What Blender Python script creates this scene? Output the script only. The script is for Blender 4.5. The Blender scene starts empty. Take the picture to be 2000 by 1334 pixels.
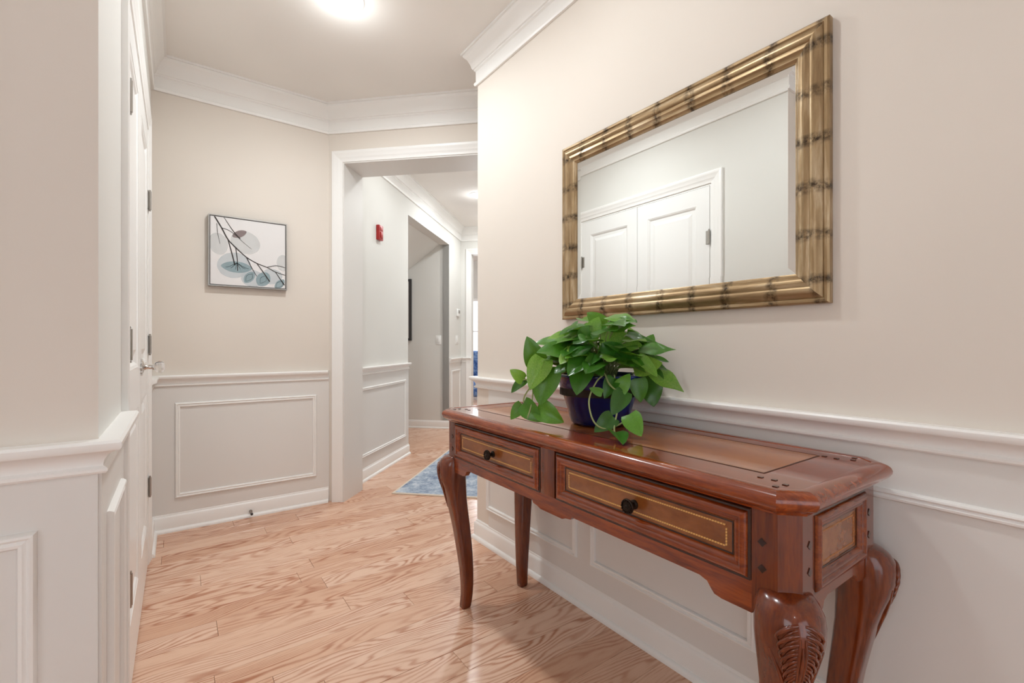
import bpy, bmesh, math, random
from mathutils import Vector, Matrix
from math import sin, cos, pi, radians, sqrt
random.seed(7)
scene = bpy.context.scene
COL = scene.collection
V3 = Vector

# ------------------------------------------------------------------ camera, world, lights, exposure
CAM_H = 1.09
cam_d = bpy.data.cameras.new('camera'); cam = bpy.data.objects.new('camera', cam_d); COL.objects.link(cam)
cam.location = (0, 0, CAM_H)
cam.rotation_euler = (radians(90), 0, radians(-35.853))
cam_d.sensor_width = 36.0; cam_d.lens = 904.27 / 2000 * 36.0
cam_d.shift_y = 6.13 / 2000
cam_d.clip_start = 0.02; cam_d.clip_end = 100
scene.camera = cam

world = bpy.data.worlds.new('world'); scene.world = world; world.use_nodes = True
wb = world.node_tree.nodes['Background']; wb.inputs[0].default_value = (0.86, 0.93, 1.0, 1); wb.inputs[1].default_value = 2.2

def area_light(name, loc, target, sx, sy, power, col=(1, 1, 1), shape='RECTANGLE', spread=180, parent=None):
    d = bpy.data.lights.new(name, 'AREA'); d.shape = shape; d.size = sx
    if shape in ('RECTANGLE', 'ELLIPSE'): d.size_y = sy
    d.energy = power; d.color = col; d.spread = radians(spread)
    o = bpy.data.objects.new(name, d); COL.objects.link(o); o.location = loc
    o.rotation_euler = (V3(target) - V3(loc)).to_track_quat('-Z', 'Y').to_euler()
    if parent: o.parent = parent; o.matrix_parent_inverse = Matrix.Translation(-parent.location)
    return o
# unseen fill lamps added behind the camera, and daylight through the far room's window
area_light('front_fill_lamp', (0.0, -2.16, 1.25), (0.0, 5, 1.25), 2.0, 2.1, 1.2, (0.92, 0.96, 1.0))
area_light('side_fill_lamp', (-1.64, -0.55, 1.45), (5, -0.55, 1.3), 1.3, 1.5, 4.5, (0.92, 0.96, 1.0))
area_light('far_window_daylight', (4.62, 7.38, 1.45), (2.0, 4.8, 1.1), 1.6, 1.4, 45, (0.90, 0.95, 1.0))

vs = scene.view_settings
vs.view_transform = 'Standard'; vs.look = 'None'; vs.exposure = 0.08; vs.gamma = 1.0; vs.use_curve_mapping = False
scene.cycles.max_bounces = 9; scene.cycles.diffuse_bounces = 5; scene.cycles.glossy_bounces = 5
scene.cycles.sample_clamp_indirect = 6.0; scene.cycles.caustics_reflective = False; scene.cycles.caustics_refractive = False
scene.cycles.use_denoising = True; scene.cycles.use_adaptive_sampling = True; scene.cycles.adaptive_threshold = 0.08

# ------------------------------------------------------------------ materials
def lin(c):
    return tuple(((x / 255) / 12.92 if x / 255 <= 0.04045 else ((x / 255 + 0.055) / 1.055) ** 2.4) for x in c) + (1,)
def mat(name, col, rough=0.5, metal=0.0, spec=0.5, coat=0.0, coat_rough=0.1, emit=None, es=0.0, trans=0.0, ior=1.45):
    m = bpy.data.materials.new(name); m.use_nodes = True
    b = m.node_tree.nodes['Principled BSDF']
    b.inputs['Base Color'].default_value = lin(col); b.inputs['Roughness'].default_value = rough
    b.inputs['Metallic'].default_value = metal; b.inputs['Specular IOR Level'].default_value = spec
    b.inputs['Coat Weight'].default_value = coat; b.inputs['Coat Roughness'].default_value = coat_rough
    b.inputs['Transmission Weight'].default_value = trans; b.inputs['IOR'].default_value = ior
    if emit: b.inputs['Emission Color'].default_value = lin(emit); b.inputs['Emission Strength'].default_value = es
    return m
def N(m, t, **kw):
    n = m.node_tree.nodes.new(t)
    for k, v in kw.items(): setattr(n, k, v)
    return n
def L(m, a, b): m.node_tree.links.new(a, b)
def bsdf(m): return m.node_tree.nodes['Principled BSDF']
def ramp(m, stops):
    r = N(m, 'ShaderNodeValToRGB'); e = r.color_ramp.elements
    while len(e) < len(stops): e.new(0.5)
    for i, (p, c) in enumerate(stops): e[i].position = p; e[i].color = lin(c)
    return r
def coords(m, scale=(1, 1, 1), rnd=False, kind='Object'):
    tc = N(m, 'ShaderNodeTexCoord'); mp = N(m, 'ShaderNodeMapping'); mp.inputs['Scale'].default_value = scale
    if rnd:
        oi = N(m, 'ShaderNodeObjectInfo'); mu = N(m, 'ShaderNodeVectorMath', operation='SCALE')
        cb = N(m, 'ShaderNodeCombineXYZ'); ml = N(m, 'ShaderNodeMath', operation='MULTIPLY'); ml.inputs[1].default_value = 37.0
        L(m, oi.outputs['Random'], ml.inputs[0]); L(m, ml.outputs[0], cb.inputs[0]); L(m, ml.outputs[0], cb.inputs[1]); L(m, oi.outputs['Random'], cb.inputs[2])
        ad = N(m, 'ShaderNodeVectorMath', operation='ADD'); L(m, tc.outputs[kind], ad.inputs[0]); L(m, cb.outputs[0], ad.inputs[1])
        L(m, ad.outputs[0], mp.inputs['Vector'])
    else:
        L(m, tc.outputs[kind], mp.inputs['Vector'])
    return mp.outputs['Vector']
def noise(m, vec, scale, detail=4, rough=0.5, dist=0.0):
    n = N(m, 'ShaderNodeTexNoise'); n.inputs['Scale'].default_value = scale; n.inputs['Detail'].default_value = detail
    n.inputs['Roughness'].default_value = rough; n.inputs['Distortion'].default_value = dist; L(m, vec, n.inputs['Vector']); return n
def bump(m, h, strength, dist=0.01):
    b = N(m, 'ShaderNodeBump'); b.inputs['Strength'].default_value = strength; b.inputs['Distance'].default_value = dist
    L(m, h, b.inputs['Height']); L(m, b.outputs[0], bsdf(m).inputs['Normal']); return b
def painted(name, col, rough, var=3, bscale=180, bstr=0.03):
    m = mat(name, col, rough, spec=0.35)
    v = coords(m); n = noise(m, v, 1.6, 1)
    r = ramp(m, [(0.3, tuple(c - var for c in col)), (0.7, tuple(min(255, c + var) for c in col))])
    L(m, n.outputs[0], r.inputs[0]); L(m, r.outputs[0], bsdf(m).inputs['Base Color'])
    return m
M = {}
M['wall'] = painted('beige_wall_paint', (225, 216, 206), 0.75)
M['wallgrey'] = painted('grey_paint_and_lit_beige', (224, 222, 217), 0.75)  # hall grey; on the door wall it puts stronger light into the colour
M['ceil'] = painted('ceiling_paint', (238, 234, 229), 0.85)
M['trim'] = painted('white_semigloss_trim', (241, 239, 236), 0.32, 1, 60, 0.01)
M['wain'] = painted('white_wainscot_paint', (225, 222, 218), 0.4, 2, 120, 0.02)
M['door'] = painted('white_door_paint', (238, 237, 235), 0.3, 1, 60, 0.01)
M['chrome'] = mat('polished_chrome', (205, 202, 198), 0.12, 1.0)
M['hinge'] = mat('satin_nickel', (172, 168, 162), 0.3, 1.0)
M['crystal'] = mat('clear_crystal', (250, 250, 250), 0.02, trans=0.9, ior=1.5)
M['mirror'] = mat('mirror_glass', (240, 242, 241), 0.0, 1.0)
M['plate'] = mat('white_plastic', (240, 239, 236), 0.35)
M['red'] = mat('red_enamel', (170, 42, 40), 0.4)
M['bronze'] = mat('dark_bronze', (46, 36, 30), 0.38, 0.85)
M['black'] = mat('dark_gap', (22, 12, 9), 0.7)
M['lens'] = mat('lamp_lens', (255, 252, 245), 0.4, emit=(255, 248, 236), es=9)
M['blind'] = mat('dark_frame', (60, 58, 58), 0.5)
M['silver'] = mat('silver_frame', (168, 165, 160), 0.32, 0.9)
M['silverdark'] = mat('dark_frame_lip', (86, 82, 80), 0.5)

def wood(name, light, mid, dark, scale=(1, 1, 1), rough=0.22, coat=0.6, nz=6.0, bstr=0.02, tone=True):
    m = mat(name, mid, rough, spec=0.5, coat=coat, coat_rough=0.045)
    v = coords(m, scale, rnd=True)
    n = noise(m, v, nz, 6, 0.55, 0.7); n2 = noise(m, v, nz * 4.5, 3, 0.6)
    mx = N(m, 'ShaderNodeMath', operation='MULTIPLY_ADD'); mx.inputs[1].default_value = 0.35; L(m, n2.outputs[0], mx.inputs[0])
    sc = N(m, 'ShaderNodeMath', operation='MULTIPLY'); sc.inputs[1].default_value = 0.7; L(m, n.outputs[0], sc.inputs[0]); L(m, sc.outputs[0], mx.inputs[2])
    r = ramp(m, [(0.30, dark), (0.5, mid), (0.72, light)])
    L(m, mx.outputs[0], r.inputs[0]); L(m, r.outputs[0], bsdf(m).inputs['Base Color'])
    bump(m, n2.outputs[0], bstr, 0.003)
    return m
M['mah_y'] = wood('mahogany_along_length', (160, 74, 20), (126, 50, 10), (82, 28, 6), (9, 0.9, 9), 0.22, 0.7)
M['mah_z'] = wood('mahogany_upright', (124, 52, 12), (98, 37, 7), (68, 23, 5), (9, 9, 0.9))
M['mah_x'] = wood('mahogany_across', (146, 68, 19), (112, 45, 10), (76, 27, 6), (0.9, 9, 9))
M['burl'] = wood('burl_veneer', (158, 98, 50), (136, 78, 36), (112, 60, 26), (3, 1.6, 3), 0.25, 0.5, 5, 0.0)
M['topfield'] = wood('tooled_top_veneer', (186, 114, 50), (158, 90, 36), (128, 66, 24), (3, 1.2, 3), 0.24, 0.6, 6)
M['darkmold'] = wood('dark_moulding_wood', (66, 28, 15), (46, 18, 9), (28, 10, 6), (6, 2, 6), 0.25, 0.5)
M['string'] = mat('boxwood_string_inlay', (226, 178, 104), 0.35)
M['string_faint'] = mat('dull_string_inlay', (172, 116, 66), 0.35)  # duller string colour for the end panels
M['groove'] = mat('dark_scored_line', (60, 30, 16), 0.5)

# oak plank floor: cathedral grain streaks along each plank's length (local x)
def oak():
    m = mat('red_oak', (222, 172, 138), 0.27, spec=0.45, coat=0.25, coat_rough=0.16)
    v = coords(m, (1, 1, 1), rnd=True)
    warp = noise(m, N_scaled(m, v, (1.3, 6.0, 1.0)), 1.0, 2, 0.5)
    sep = N(m, 'ShaderNodeSeparateXYZ'); L(m, v, sep.inputs[0])
    # phase = y*55 + warp*14
    a = N(m, 'ShaderNodeMath', operation='MULTIPLY'); a.inputs[1].default_value = 250; L(m, sep.outputs[1], a.inputs[0])
    b = N(m, 'ShaderNodeMath', operation='MULTIPLY_ADD'); b.inputs[1].default_value = 125; L(m, warp.outputs[0], b.inputs[0]); L(m, a.outputs[0], b.inputs[2])
    jag = noise(m, N_scaled(m, v, (9, 60, 1)), 1.0, 3, 0.6)
    c = N(m, 'ShaderNodeMath', operation='MULTIPLY_ADD'); c.inputs[1].default_value = 4.0; L(m, jag.outputs[0], c.inputs[0]); L(m, b.outputs[0], c.inputs[2])
    s = N(m, 'ShaderNodeMath', operation='SINE'); L(m, c.outputs[0], s.inputs[0])
    s2 = N(m, 'ShaderNodeMath', operation='MULTIPLY_ADD'); s2.inputs[1].default_value = 0.5; s2.inputs[2].default_value = 0.5; L(m, s.outputs[0], s2.inputs[0])
    p = N(m, 'ShaderNodeMath', operation='POWER'); p.inputs[1].default_value = 2.2; L(m, s2.outputs[0], p.inputs[0])
    mask = noise(m, N_scaled(m, v, (1.6, 9, 1)), 1.0, 3, 0.55)
    mr = N(m, 'ShaderNodeMapRange'); mr.inputs[1].default_value = 0.30; mr.inputs[2].default_value = 0.62; L(m, mask.outputs[0], mr.inputs[0])
    g = N(m, 'ShaderNodeMath', operation='MULTIPLY'); L(m, p.outputs[0], g.inputs[0]); L(m, mr.outputs[0], g.inputs[1])
    pore = noise(m, N_scaled(m, v, (14, 330, 1)), 1.0, 2, 0.6)
    pr = N(m, 'ShaderNodeMapRange'); pr.inputs[1].default_value = 0.55; pr.inputs[2].default_value = 0.8; pr.inputs[4].default_value = 0.45; L(m, pore.outputs[0], pr.inputs[0])
    gg = N(m, 'ShaderNodeMath', operation='ADD'); gg.use_clamp = True; L(m, g.outputs[0], gg.inputs[0]); L(m, pr.outputs[0], gg.inputs[1])
    base = ramp(m, [(0.0, (213, 167, 138)), (0.45, (224, 183, 156)), (1.0, (230, 194, 170))])
    oi = N(m, 'ShaderNodeObjectInfo'); L(m, oi.outputs['Random'], base.inputs[0])
    mixc = N(m, 'ShaderNodeMix', data_type='RGBA', blend_type='MULTIPLY'); mixc.inputs['B'].default_value = lin((188, 136, 102))
    mf = N(m, 'ShaderNodeMath', operation='MULTIPLY'); mf.inputs[1].default_value = 0.85; L(m, gg.outputs[0], mf.inputs[0])
    L(m, mf.outputs[0], mixc.inputs['Factor']); L(m, base.outputs[0], mixc.inputs['A'])
    L(m, mixc.outputs['Result'], bsdf(m).inputs['Base Color'])
    bump(m, gg.outputs[0], 0.03, 0.002)
    return m
def N_scaled(m, v, sc):
    mp = N(m, 'ShaderNodeMapping'); mp.inputs['Scale'].default_value = sc; L(m, v, mp.inputs['Vector']); return mp.outputs['Vector']
M['oak'] = oak()
M['subfloor'] = mat('subfloor_joint', (120, 84, 60), 0.8)

def antique_gold(axis):
    m = mat('antique_gold_' + axis, (150, 118, 78), 0.38, 0.55, spec=0.5)
    v = coords(m); big = noise(m, N_scaled(m, v, {'y': (14, 1.7, 14), 'z': (14, 14, 1.7)}[axis]), 3.0, 5, 0.6, 0.3)
    wob = noise(m, v, 7.0, 2); fine = noise(m, v, 55, 4, 0.7)
    sep = N(m, 'ShaderNodeSeparateXYZ'); L(m, v, sep.inputs[0])
    ph = N(m, 'ShaderNodeMath', operation='MULTIPLY_ADD'); ph.inputs[1].default_value = 2.6; L(m, wob.outputs[0], ph.inputs[0])
    k = N(m, 'ShaderNodeMath', operation='MULTIPLY'); k.inputs[1].default_value = 2 * pi / .125; L(m, sep.outputs['YZ'.index(axis.upper()) + 1], k.inputs[0]); L(m, k.outputs[0], ph.inputs[2])
    sn = N(m, 'ShaderNodeMath', operation='SINE'); L(m, ph.outputs[0], sn.inputs[0])
    a = N(m, 'ShaderNodeMapRange'); a.inputs[1].default_value = 0.55; a.inputs[2].default_value = 1.0; L(m, sn.outputs[0], a.inputs[0])
    b = N(m, 'ShaderNodeMapRange'); b.inputs[1].default_value = 0.36; b.inputs[2].default_value = 0.62; L(m, fine.outputs[0], b.inputs[0])
    ab = N(m, 'ShaderNodeMath', operation='MULTIPLY'); L(m, a.outputs[0], ab.inputs[0]); L(m, b.outputs[0], ab.inputs[1])
    r = ramp(m, [(0.30, (134, 108, 76)), (0.52, (166, 140, 104)), (0.72, (206, 186, 156))]); L(m, big.outputs[0], r.inputs[0])
    mx = N(m, 'ShaderNodeMix', data_type='RGBA'); mx.inputs['B'].default_value = lin((58, 45, 32)); L(m, ab.outputs[0], mx.inputs['Factor']); L(m, r.outputs[0], mx.inputs['A'])
    L(m, mx.outputs['Result'], bsdf(m).inputs['Base Color'])
    return m
M['gold_y'] = antique_gold('y'); M['gold_z'] = antique_gold('z')

def pot_glaze():
    m = mat('navy_glaze', (20, 32, 96), 0.10, spec=0.5, coat=0.3, coat_rough=0.03)
    n = noise(m, coords(m), 5, 3); r = ramp(m, [(0.35, (13, 22, 74)), (0.7, (24, 42, 128))]); L(m, n.outputs[0], r.inputs[0]); L(m, r.outputs[0], bsdf(m).inputs['Base Color'])
    return m
M['navy'] = pot_glaze()
def leafmat():
    m = mat('pothos_leaf', (70, 128, 40), 0.3, spec=0.5, coat=0.2)
    oi = N(m, 'ShaderNodeObjectInfo')
    r = ramp(m, [(0.0, (34, 82, 26)), (0.35, (62, 120, 34)), (0.7, (98, 156, 46)), (1.0, (158, 192, 84))])
    n = noise(m, coords(m, rnd=True), 26, 4, 0.6)
    ad = N(m, 'ShaderNodeMath', operation='MULTIPLY_ADD'); ad.inputs[1].default_value = 0.55; L(m, n.outputs[0], ad.inputs[0])
    su = N(m, 'ShaderNodeMath', operation='MULTIPLY_ADD'); su.inputs[1].default_value = 0.8; su.inputs[2].default_value = -0.17; L(m, oi.outputs['Random'], su.inputs[0])
    L(m, su.outputs[0], ad.inputs[2]); L(m, ad.outputs[0], r.inputs[0]); L(m, r.outputs[0], bsdf(m).inputs['Base Color'])
    w = N(m, 'ShaderNodeTexWave'); w.inputs['Scale'].default_value = 22; w.inputs['Distortion'].default_value = 1.5; w.bands_direction = 'DIAGONAL'
    tc = N(m, 'ShaderNodeTexCoord'); L(m, tc.outputs['Object'], w.inputs['Vector']); bump(m, w.outputs[0], 0.10, 0.002)
    # thin leaf: part of the light goes through
    tl = N(m, 'ShaderNodeBsdfTranslucent'); tl.inputs[0].default_value = lin((120, 170, 40))
    ms = N(m, 'ShaderNodeMixShader'); ms.inputs[0].default_value = 0.22
    out = m.node_tree.nodes['Material Output']; L(m, bsdf(m).outputs[0], ms.inputs[1]); L(m, tl.outputs[0], ms.inputs[2]); L(m, ms.outputs[0], out.inputs[0])
    return m
M['leaf'] = leafmat()
M['vine'] = mat('vine_stem', (150, 160, 104), 0.5)
M['soil'] = mat('potting_soil', (44, 32, 24), 0.95)
def rugmat():
    m = mat('blue_rug_pile', (120, 146, 182), 0.95, spec=0.1)
    v = coords(m); n = noise(m, v, 9, 6, 0.7, 0.4); n2 = noise(m, v, 60, 3, 0.7)
    r = ramp(m, [(0.38, (112, 126, 150)), (0.5, (162, 174, 190)), (0.62, (206, 211, 216))])
    a = N(m, 'ShaderNodeMath', operation='MULTIPLY_ADD'); a.inputs[1].default_value = 0.3; L(m, n2.outputs[0], a.inputs[0])
    b = N(m, 'ShaderNodeMath', operation='MULTIPLY'); b.inputs[1].default_value = 0.7; L(m, n.outputs[0], b.inputs[0]); L(m, b.outputs[0], a.inputs[2])
    L(m, a.outputs[0], r.inputs[0]); L(m, r.outputs[0], bsdf(m).inputs['Base Color']); bump(m, n2.outputs[0], 0.4, 0.004)
    return m
M['rug'] = rugmat(); M['rugedge'] = mat('cream_rug_binding', (214, 200, 184), 0.9)
M['canvas'] = painted('canvas_ground', (226, 223, 222), 0.8, 2, 300, 0.1)
def sheer(name, col, f):
    m = mat(name, col, 0.8, spec=0.1); tr = N(m, 'ShaderNodeBsdfTransparent'); ms = N(m, 'ShaderNodeMixShader'); ms.inputs[0].default_value = f
    out = m.node_tree.nodes['Material Output']; L(m, tr.outputs[0], ms.inputs[1]); L(m, bsdf(m).outputs[0], ms.inputs[2]); L(m, ms.outputs[0], out.inputs[0]); return m
M['ink_pale'] = sheer('pale_grey_ink', (219, 221, 220), 0.42); M['ink_blue'] = sheer('blue_grey_ink', (150, 174, 180), 0.6)
M['ink_wash'] = sheer('pale_blue_wash', (209, 217, 221), 0.5)
M['ink_mauve'] = sheer('mauve_ink', (138, 116, 116), 0.6); M['ink_dark'] = mat('dark_stem_ink', (58, 52, 50), 0.8)
M['ink_vein'] = sheer('vein_ink', (40, 54, 56), 0.75)
M['glass'] = sheer('window_glass', (235, 242, 245), 0.08)
M['bluefab'] = wood('blue_patterned_fabric', (150, 176, 210), (58, 92, 150), (24, 44, 92), (1, 1, 1), 0.9, 0.0, 14)

# ------------------------------------------------------------------ mesh helpers
def obj(name, me, m, parent=None, smooth=False):
    o = bpy.data.objects.new(name, me); COL.objects.link(o)
    if m: me.materials.clear(); me.materials.append(M[m] if isinstance(m, str) else m)
    if smooth:
        for p in me.polygons: p.use_smooth = True
    if parent: setpar(o, parent)
    return o
def setpar(o, parent):
    o.parent = parent
    # all things are unrotated empties or meshes in world coordinates
    o.matrix_parent_inverse = Matrix.Translation(-V3(parent.location) if parent.type == 'EMPTY' else V3((0, 0, 0)))
def fin(bm, name, m, parent=None, smooth=False, auto=None):
    bmesh.ops.recalc_face_normals(bm, faces=bm.faces)
    me = bpy.data.meshes.new(name); bm.to_mesh(me); bm.free()
    o = obj(name, me, m, parent, smooth)
    if auto:
        for p in me.polygons: p.use_smooth = True
        me.set_sharp_from_angle(angle=radians(auto))
    return o
def pyd(name, verts, faces, m, parent=None, smooth=False, auto=None):
    bm = bmesh.new(); vs_ = [bm.verts.new(v) for v in verts]
    for f in faces:
        try: bm.faces.new([vs_[i] for i in f])
        except ValueError: pass
    return fin(bm, name, m, parent, smooth, auto)
def tag(o, label, cat=None, group=None, kind=None):
    o['label'] = label
    if cat: o['category'] = cat
    if group: o['group'] = group
    if kind: o['kind'] = kind
    return o
def struct(o, label, cat='wall'): return tag(o, label, cat, kind='structure')
def thing(name, loc, label, cat, group=None, kind=None):
    o = bpy.data.objects.new(name, None); COL.objects.link(o); o.location = loc; o.empty_display_size = 0.05
    return tag(o, label, cat, group, kind)
def bm_box(bm, lo, hi, bev=0.0, seg=2):
    r = bmesh.ops.create_cube(bm, size=1.0)
    vv = r['verts']
    for v in vv:
        v.co = V3((lo[0] + (v.co.x + .5) * (hi[0] - lo[0]), lo[1] + (v.co.y + .5) * (hi[1] - lo[1]), lo[2] + (v.co.z + .5) * (hi[2] - lo[2])))
    if bev > 0:
        es = list({e for v in vv for e in v.link_edges})
        bmesh.ops.bevel(bm, geom=es, offset=bev, segments=seg, affect='EDGES', profile=0.5)
def box(name, lo, hi, m, parent=None, bev=0.0):
    bm = bmesh.new(); bm_box(bm, lo, hi, bev); return fin(bm, name, m, parent, auto=40 if bev else None)
def prism(bm, poly, z0, z1):
    a = [bm.verts.new((p[0], p[1], z0)) for p in poly]; b = [bm.verts.new((p[0], p[1], z1)) for p in poly]
    n = len(poly); bm.faces.new(a[::-1]); bm.faces.new(b)
    for i in range(n): bm.faces.new((a[i], a[(i + 1) % n], b[(i + 1) % n], b[i]))
def rings(path, prof, closed):
    n = len(path); out = []
    P = [V3((p[0], p[1])) for p in path]
    for i in range(n):
        if closed or i > 0: d0 = (P[i] - P[i - 1]).normalized()
        if closed or i < n - 1: d1 = (P[(i + 1) % n] - P[i]).normalized()
        if not closed and i == 0: d0 = d1
        if not closed and i == n - 1: d1 = d0
        n0 = V3((-d0.y, d0.x)); n1 = V3((-d1.y, d1.x))
        mit = (n0 + n1) / (1 + n0.dot(n1))
        out.append([(P[i] + mit * a, b) for a, b in prof])
    return out
WORLD = (V3((0, 0, 0)), V3((1, 0, 0)), V3((0, 1, 0)), V3((0, 0, 1)))
def wframe(o, n):
    n = V3(n).normalized(); return (V3(o), V3((-n.y, n.x, 0)), V3((0, 0, 1)), n)
def sweep(bm, path, prof, closed=False, frame=WORLD, segs=None):
    O, ex, ey, ez = frame
    R = rings(path, prof, closed); n = len(path); k = len(prof)
    def put(r): return [bm.verts.new(O + ex * q.x + ey * q.y + ez * b) for q, b in r]
    segs = segs if segs is not None else range(n if closed else n - 1)
    for s in segs:
        a = put(R[s]); b = put(R[(s + 1) % n])
        for i in range(k): bm.faces.new((a[i], a[(i + 1) % k], b[(i + 1) % k], b[i]))
        bm.faces.new(a[::-1]); bm.faces.new(b)
def tube(bm, pts, rad, sides=8, cap=True):
    pts = [V3(p) for p in pts]; n = len(pts); prev = None; rs = []
    for i in range(n):
        t = (pts[min(i + 1, n - 1)] - pts[max(i - 1, 0)]).normalized()
        if prev is None:
            u = t.orthogonal().normalized()
        else:
            u = (prev - t * prev.dot(t)).normalized()
        prev = u; w = t.cross(u)
        r = rad[i] if isinstance(rad, (list, tuple)) else rad
        rs.append([bm.verts.new(pts[i] + (u * cos(2 * pi * j / sides) + w * sin(2 * pi * j / sides)) * r) for j in range(sides)])
    for i in range(n - 1):
        for j in range(sides): bm.faces.new((rs[i][j], rs[i][(j + 1) % sides], rs[i + 1][(j + 1) % sides], rs[i + 1][j]))
    if cap: bm.faces.new(rs[0][::-1]); bm.faces.new(rs[-1])
def smooth_path(pts, n=6):
    pts = [V3(p) for p in pts]; out = []
    for i in range(len(pts) - 1):
        p0 = pts[max(i - 1, 0)]; p1 = pts[i]; p2 = pts[i + 1]; p3 = pts[min(i + 2, len(pts) - 1)]
        for k in range(n):
            t = k / n
            out.append(0.5 * ((2 * p1) + (p2 - p0) * t + (2 * p0 - 5 * p1 + 4 * p2 - p3) * t * t + (3 * p1 - p0 - 3 * p2 + p3) * t ** 3))
    out.append(pts[-1]); return out
def lathe(bm, prof, origin, axis=(0, 0, 1), seg=32):
    O = V3(origin); ax = V3(axis).normalized(); u = ax.orthogonal().normalized(); w = ax.cross(u); rs = []
    for r, h in prof:
        rs.append([bm.verts.new(O + ax * h + (u * cos(2 * pi * j / seg) + w * sin(2 * pi * j / seg)) * max(r, 1e-5)) for j in range(seg)])
    for i in range(len(rs) - 1):
        for j in range(seg): bm.faces.new((rs[i][j], rs[i][(j + 1) % seg], rs[i + 1][(j + 1) % seg], rs[i + 1][j]))
    bm.faces.new(rs[0][::-1]); bm.faces.new(rs[-1])

# ------------------------------------------------------------------ the room
ZC = 2.743; ZR = 0.911
XR, YC, YE, XD = 1.376, 2.235, 3.362, -0.122
def st(s, t): return ((s - t) / 2, (s + t) / 2)          # hall axes: s = x+y along the hall, t = y-x across it
SD = 4.217; SDB = 4.592                                  # room face and hall face of the diagonal wall
TJ, TJR = 2.356, 0.66                                    # opening jambs
TL, TR = 2.49, 0.56                                      # hall side walls
S1, S2, SE = 6.226, 8.20, 9.0                            # side passage, hall end
P0, P1, P2, P3 = (XR, -2.2), (XR, YC), (SD - YC, YC), (SD - YE, YE)
P4, P5, P6, P7 = (XD, YE), (XD, 1.175), (-1.7, 1.175), (-1.7, -2.2)
DY0, DY1, DZ = 1.70, 2.91, 2.155                         # closet opening in the door wall
OZ = 2.352                                               # diagonal opening height

def wall(name, a, b, T, label, z0=0, z1=ZC, e0=0, e1=0, holes=(), m='wall', parent=None, wains=None):
    """slab whose room face runs a->b with the room on the left; holes = (d0, d1, ztop[, zbot]) along the run"""
    A = V3((a[0], a[1])); B = V3((b[0], b[1])); d = (B - A).normalized(); n = V3((d.y, -d.x)); LEN = (B - A).length
    bm = bmesh.new()
    def piece(s0, s1, zz0, zz1, t=T, off=0.0):
        p = [A + d * s0 - n * off, A + d * s1 - n * off, A + d * s1 + n * t, A + d * s0 + n * t]; prism(bm, p, zz0, zz1)
    cur = -e0
    for h in sorted(holes):
        piece(cur, h[0], z0, z1); piece(h[0], h[1], h[2], z1)
        if len(h) > 3 and h[3] > z0: piece(h[0], h[1], z0, h[3])
        cur = h[1]
    piece(cur, LEN + e1, z0, z1)
    o = fin(bm, name, m, parent); struct(o, label)
    if wains:
        bm = bmesh.new()
        for s0, s1 in wains: piece(s0, s1, 0.0, ZR - 0.03, 0.0, 0.005)
        fin(bm, 'wainscot', 'wain', o)
    return o
# planks are laid on a subfloor slab
fl = box('floor', (-1.85, -2.35, -0.12), (7.2, 9.6, -0.016), 'subfloor'); struct(fl, 'light oak plank floor running through foyer and hall', 'floor')
ce = box('ceiling', (-1.85, -2.35, ZC), (7.2, 9.6, ZC + 0.1), 'ceil'); struct(ce, 'plain pale ceiling over foyer and hall', 'ceiling')
T = 0.12
w_right = wall('wall_right', P0, (XR, YC - T), T, 'beige wall with white wainscot behind the console table', e0=T, wains=[(0, 4.315)])
w_ret = wall('wall_return', P1, P2, T, 'short return wall round the corner from the console', e1=0.3, wains=[(0, 0.55)])
diagL = (V3(P3) - V3(P2)).length
dj0 = (V3(st(SD, TJR)) - V3(P2)).length; dj1 = (V3(st(SD, TJ)) - V3(P2)).length
w_diag = wall('wall_diagonal', P2, P3, (SDB - SD) / sqrt(2), 'angled wall with the tall white cased opening', e0=0.2, e1=0.18, holes=[(dj0, dj1, OZ)])
w_end = wall('wall_end', P3, P4, T, 'end wall with the botanical print and wainscot', e0=0.05, e1=T, wains=[(0, 0.977)])
w_door = wall('wall_door', P4, P5, T, 'left wall holding the white closet doors', holes=[(YE - DY1, YE - DY0, DZ)], wains=[(0, YE - DY1 - 0.07), (YE - DY0 + 0.07, YE - 1.175)], m='wallgrey')  # same beige paint, made paler to carry the light on this face
w_left = wall('wall_left', (XD - T, 1.175), P6, T, 'nearest left wall facing the camera with chair rail', e1=T, wains=[(-T, 1.45)])
w_side = wall('wall_side', P6, P7, T, 'foyer side wall with an added window behind the camera', e0=T, e1=T, holes=[(1.1, 2.4, 2.2, 0.7)], wains=[(0, 1.0), (2.5, 3.4)])
w_back = wall('wall_back', P7, P0, T, 'front entrance wall behind the camera', e0=T, e1=T, holes=[(0.75, 2.65, 2.3)], wains=[(0, .65), (2.75, 3.07)])
box('corner_skim', (XD - T, 1.1742, 0), (XD, 1.1752, ZC), 'wall', w_left)
# closet behind the doors
bm = bmesh.new()
for q in ([(-0.9, DY0 - .1), (-0.8, DY0 - .1), (-0.8, DY1 + .1), (-0.9, DY1 + .1)], [(-0.8, DY0 - .1), (XD - T, DY0 - .1), (XD - T, DY0 - .02), (-0.8, DY0 - .02)], [(-0.8, DY1 + .02), (XD - T, DY1 + .02), (XD - T, DY1 + .1), (-0.8, DY1 + .1)]):
    prism(bm, q, 0, ZC)
struct(fin(bm, 'wall_closet', 'wallgrey'), 'closet walls hidden behind the double doors')
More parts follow.
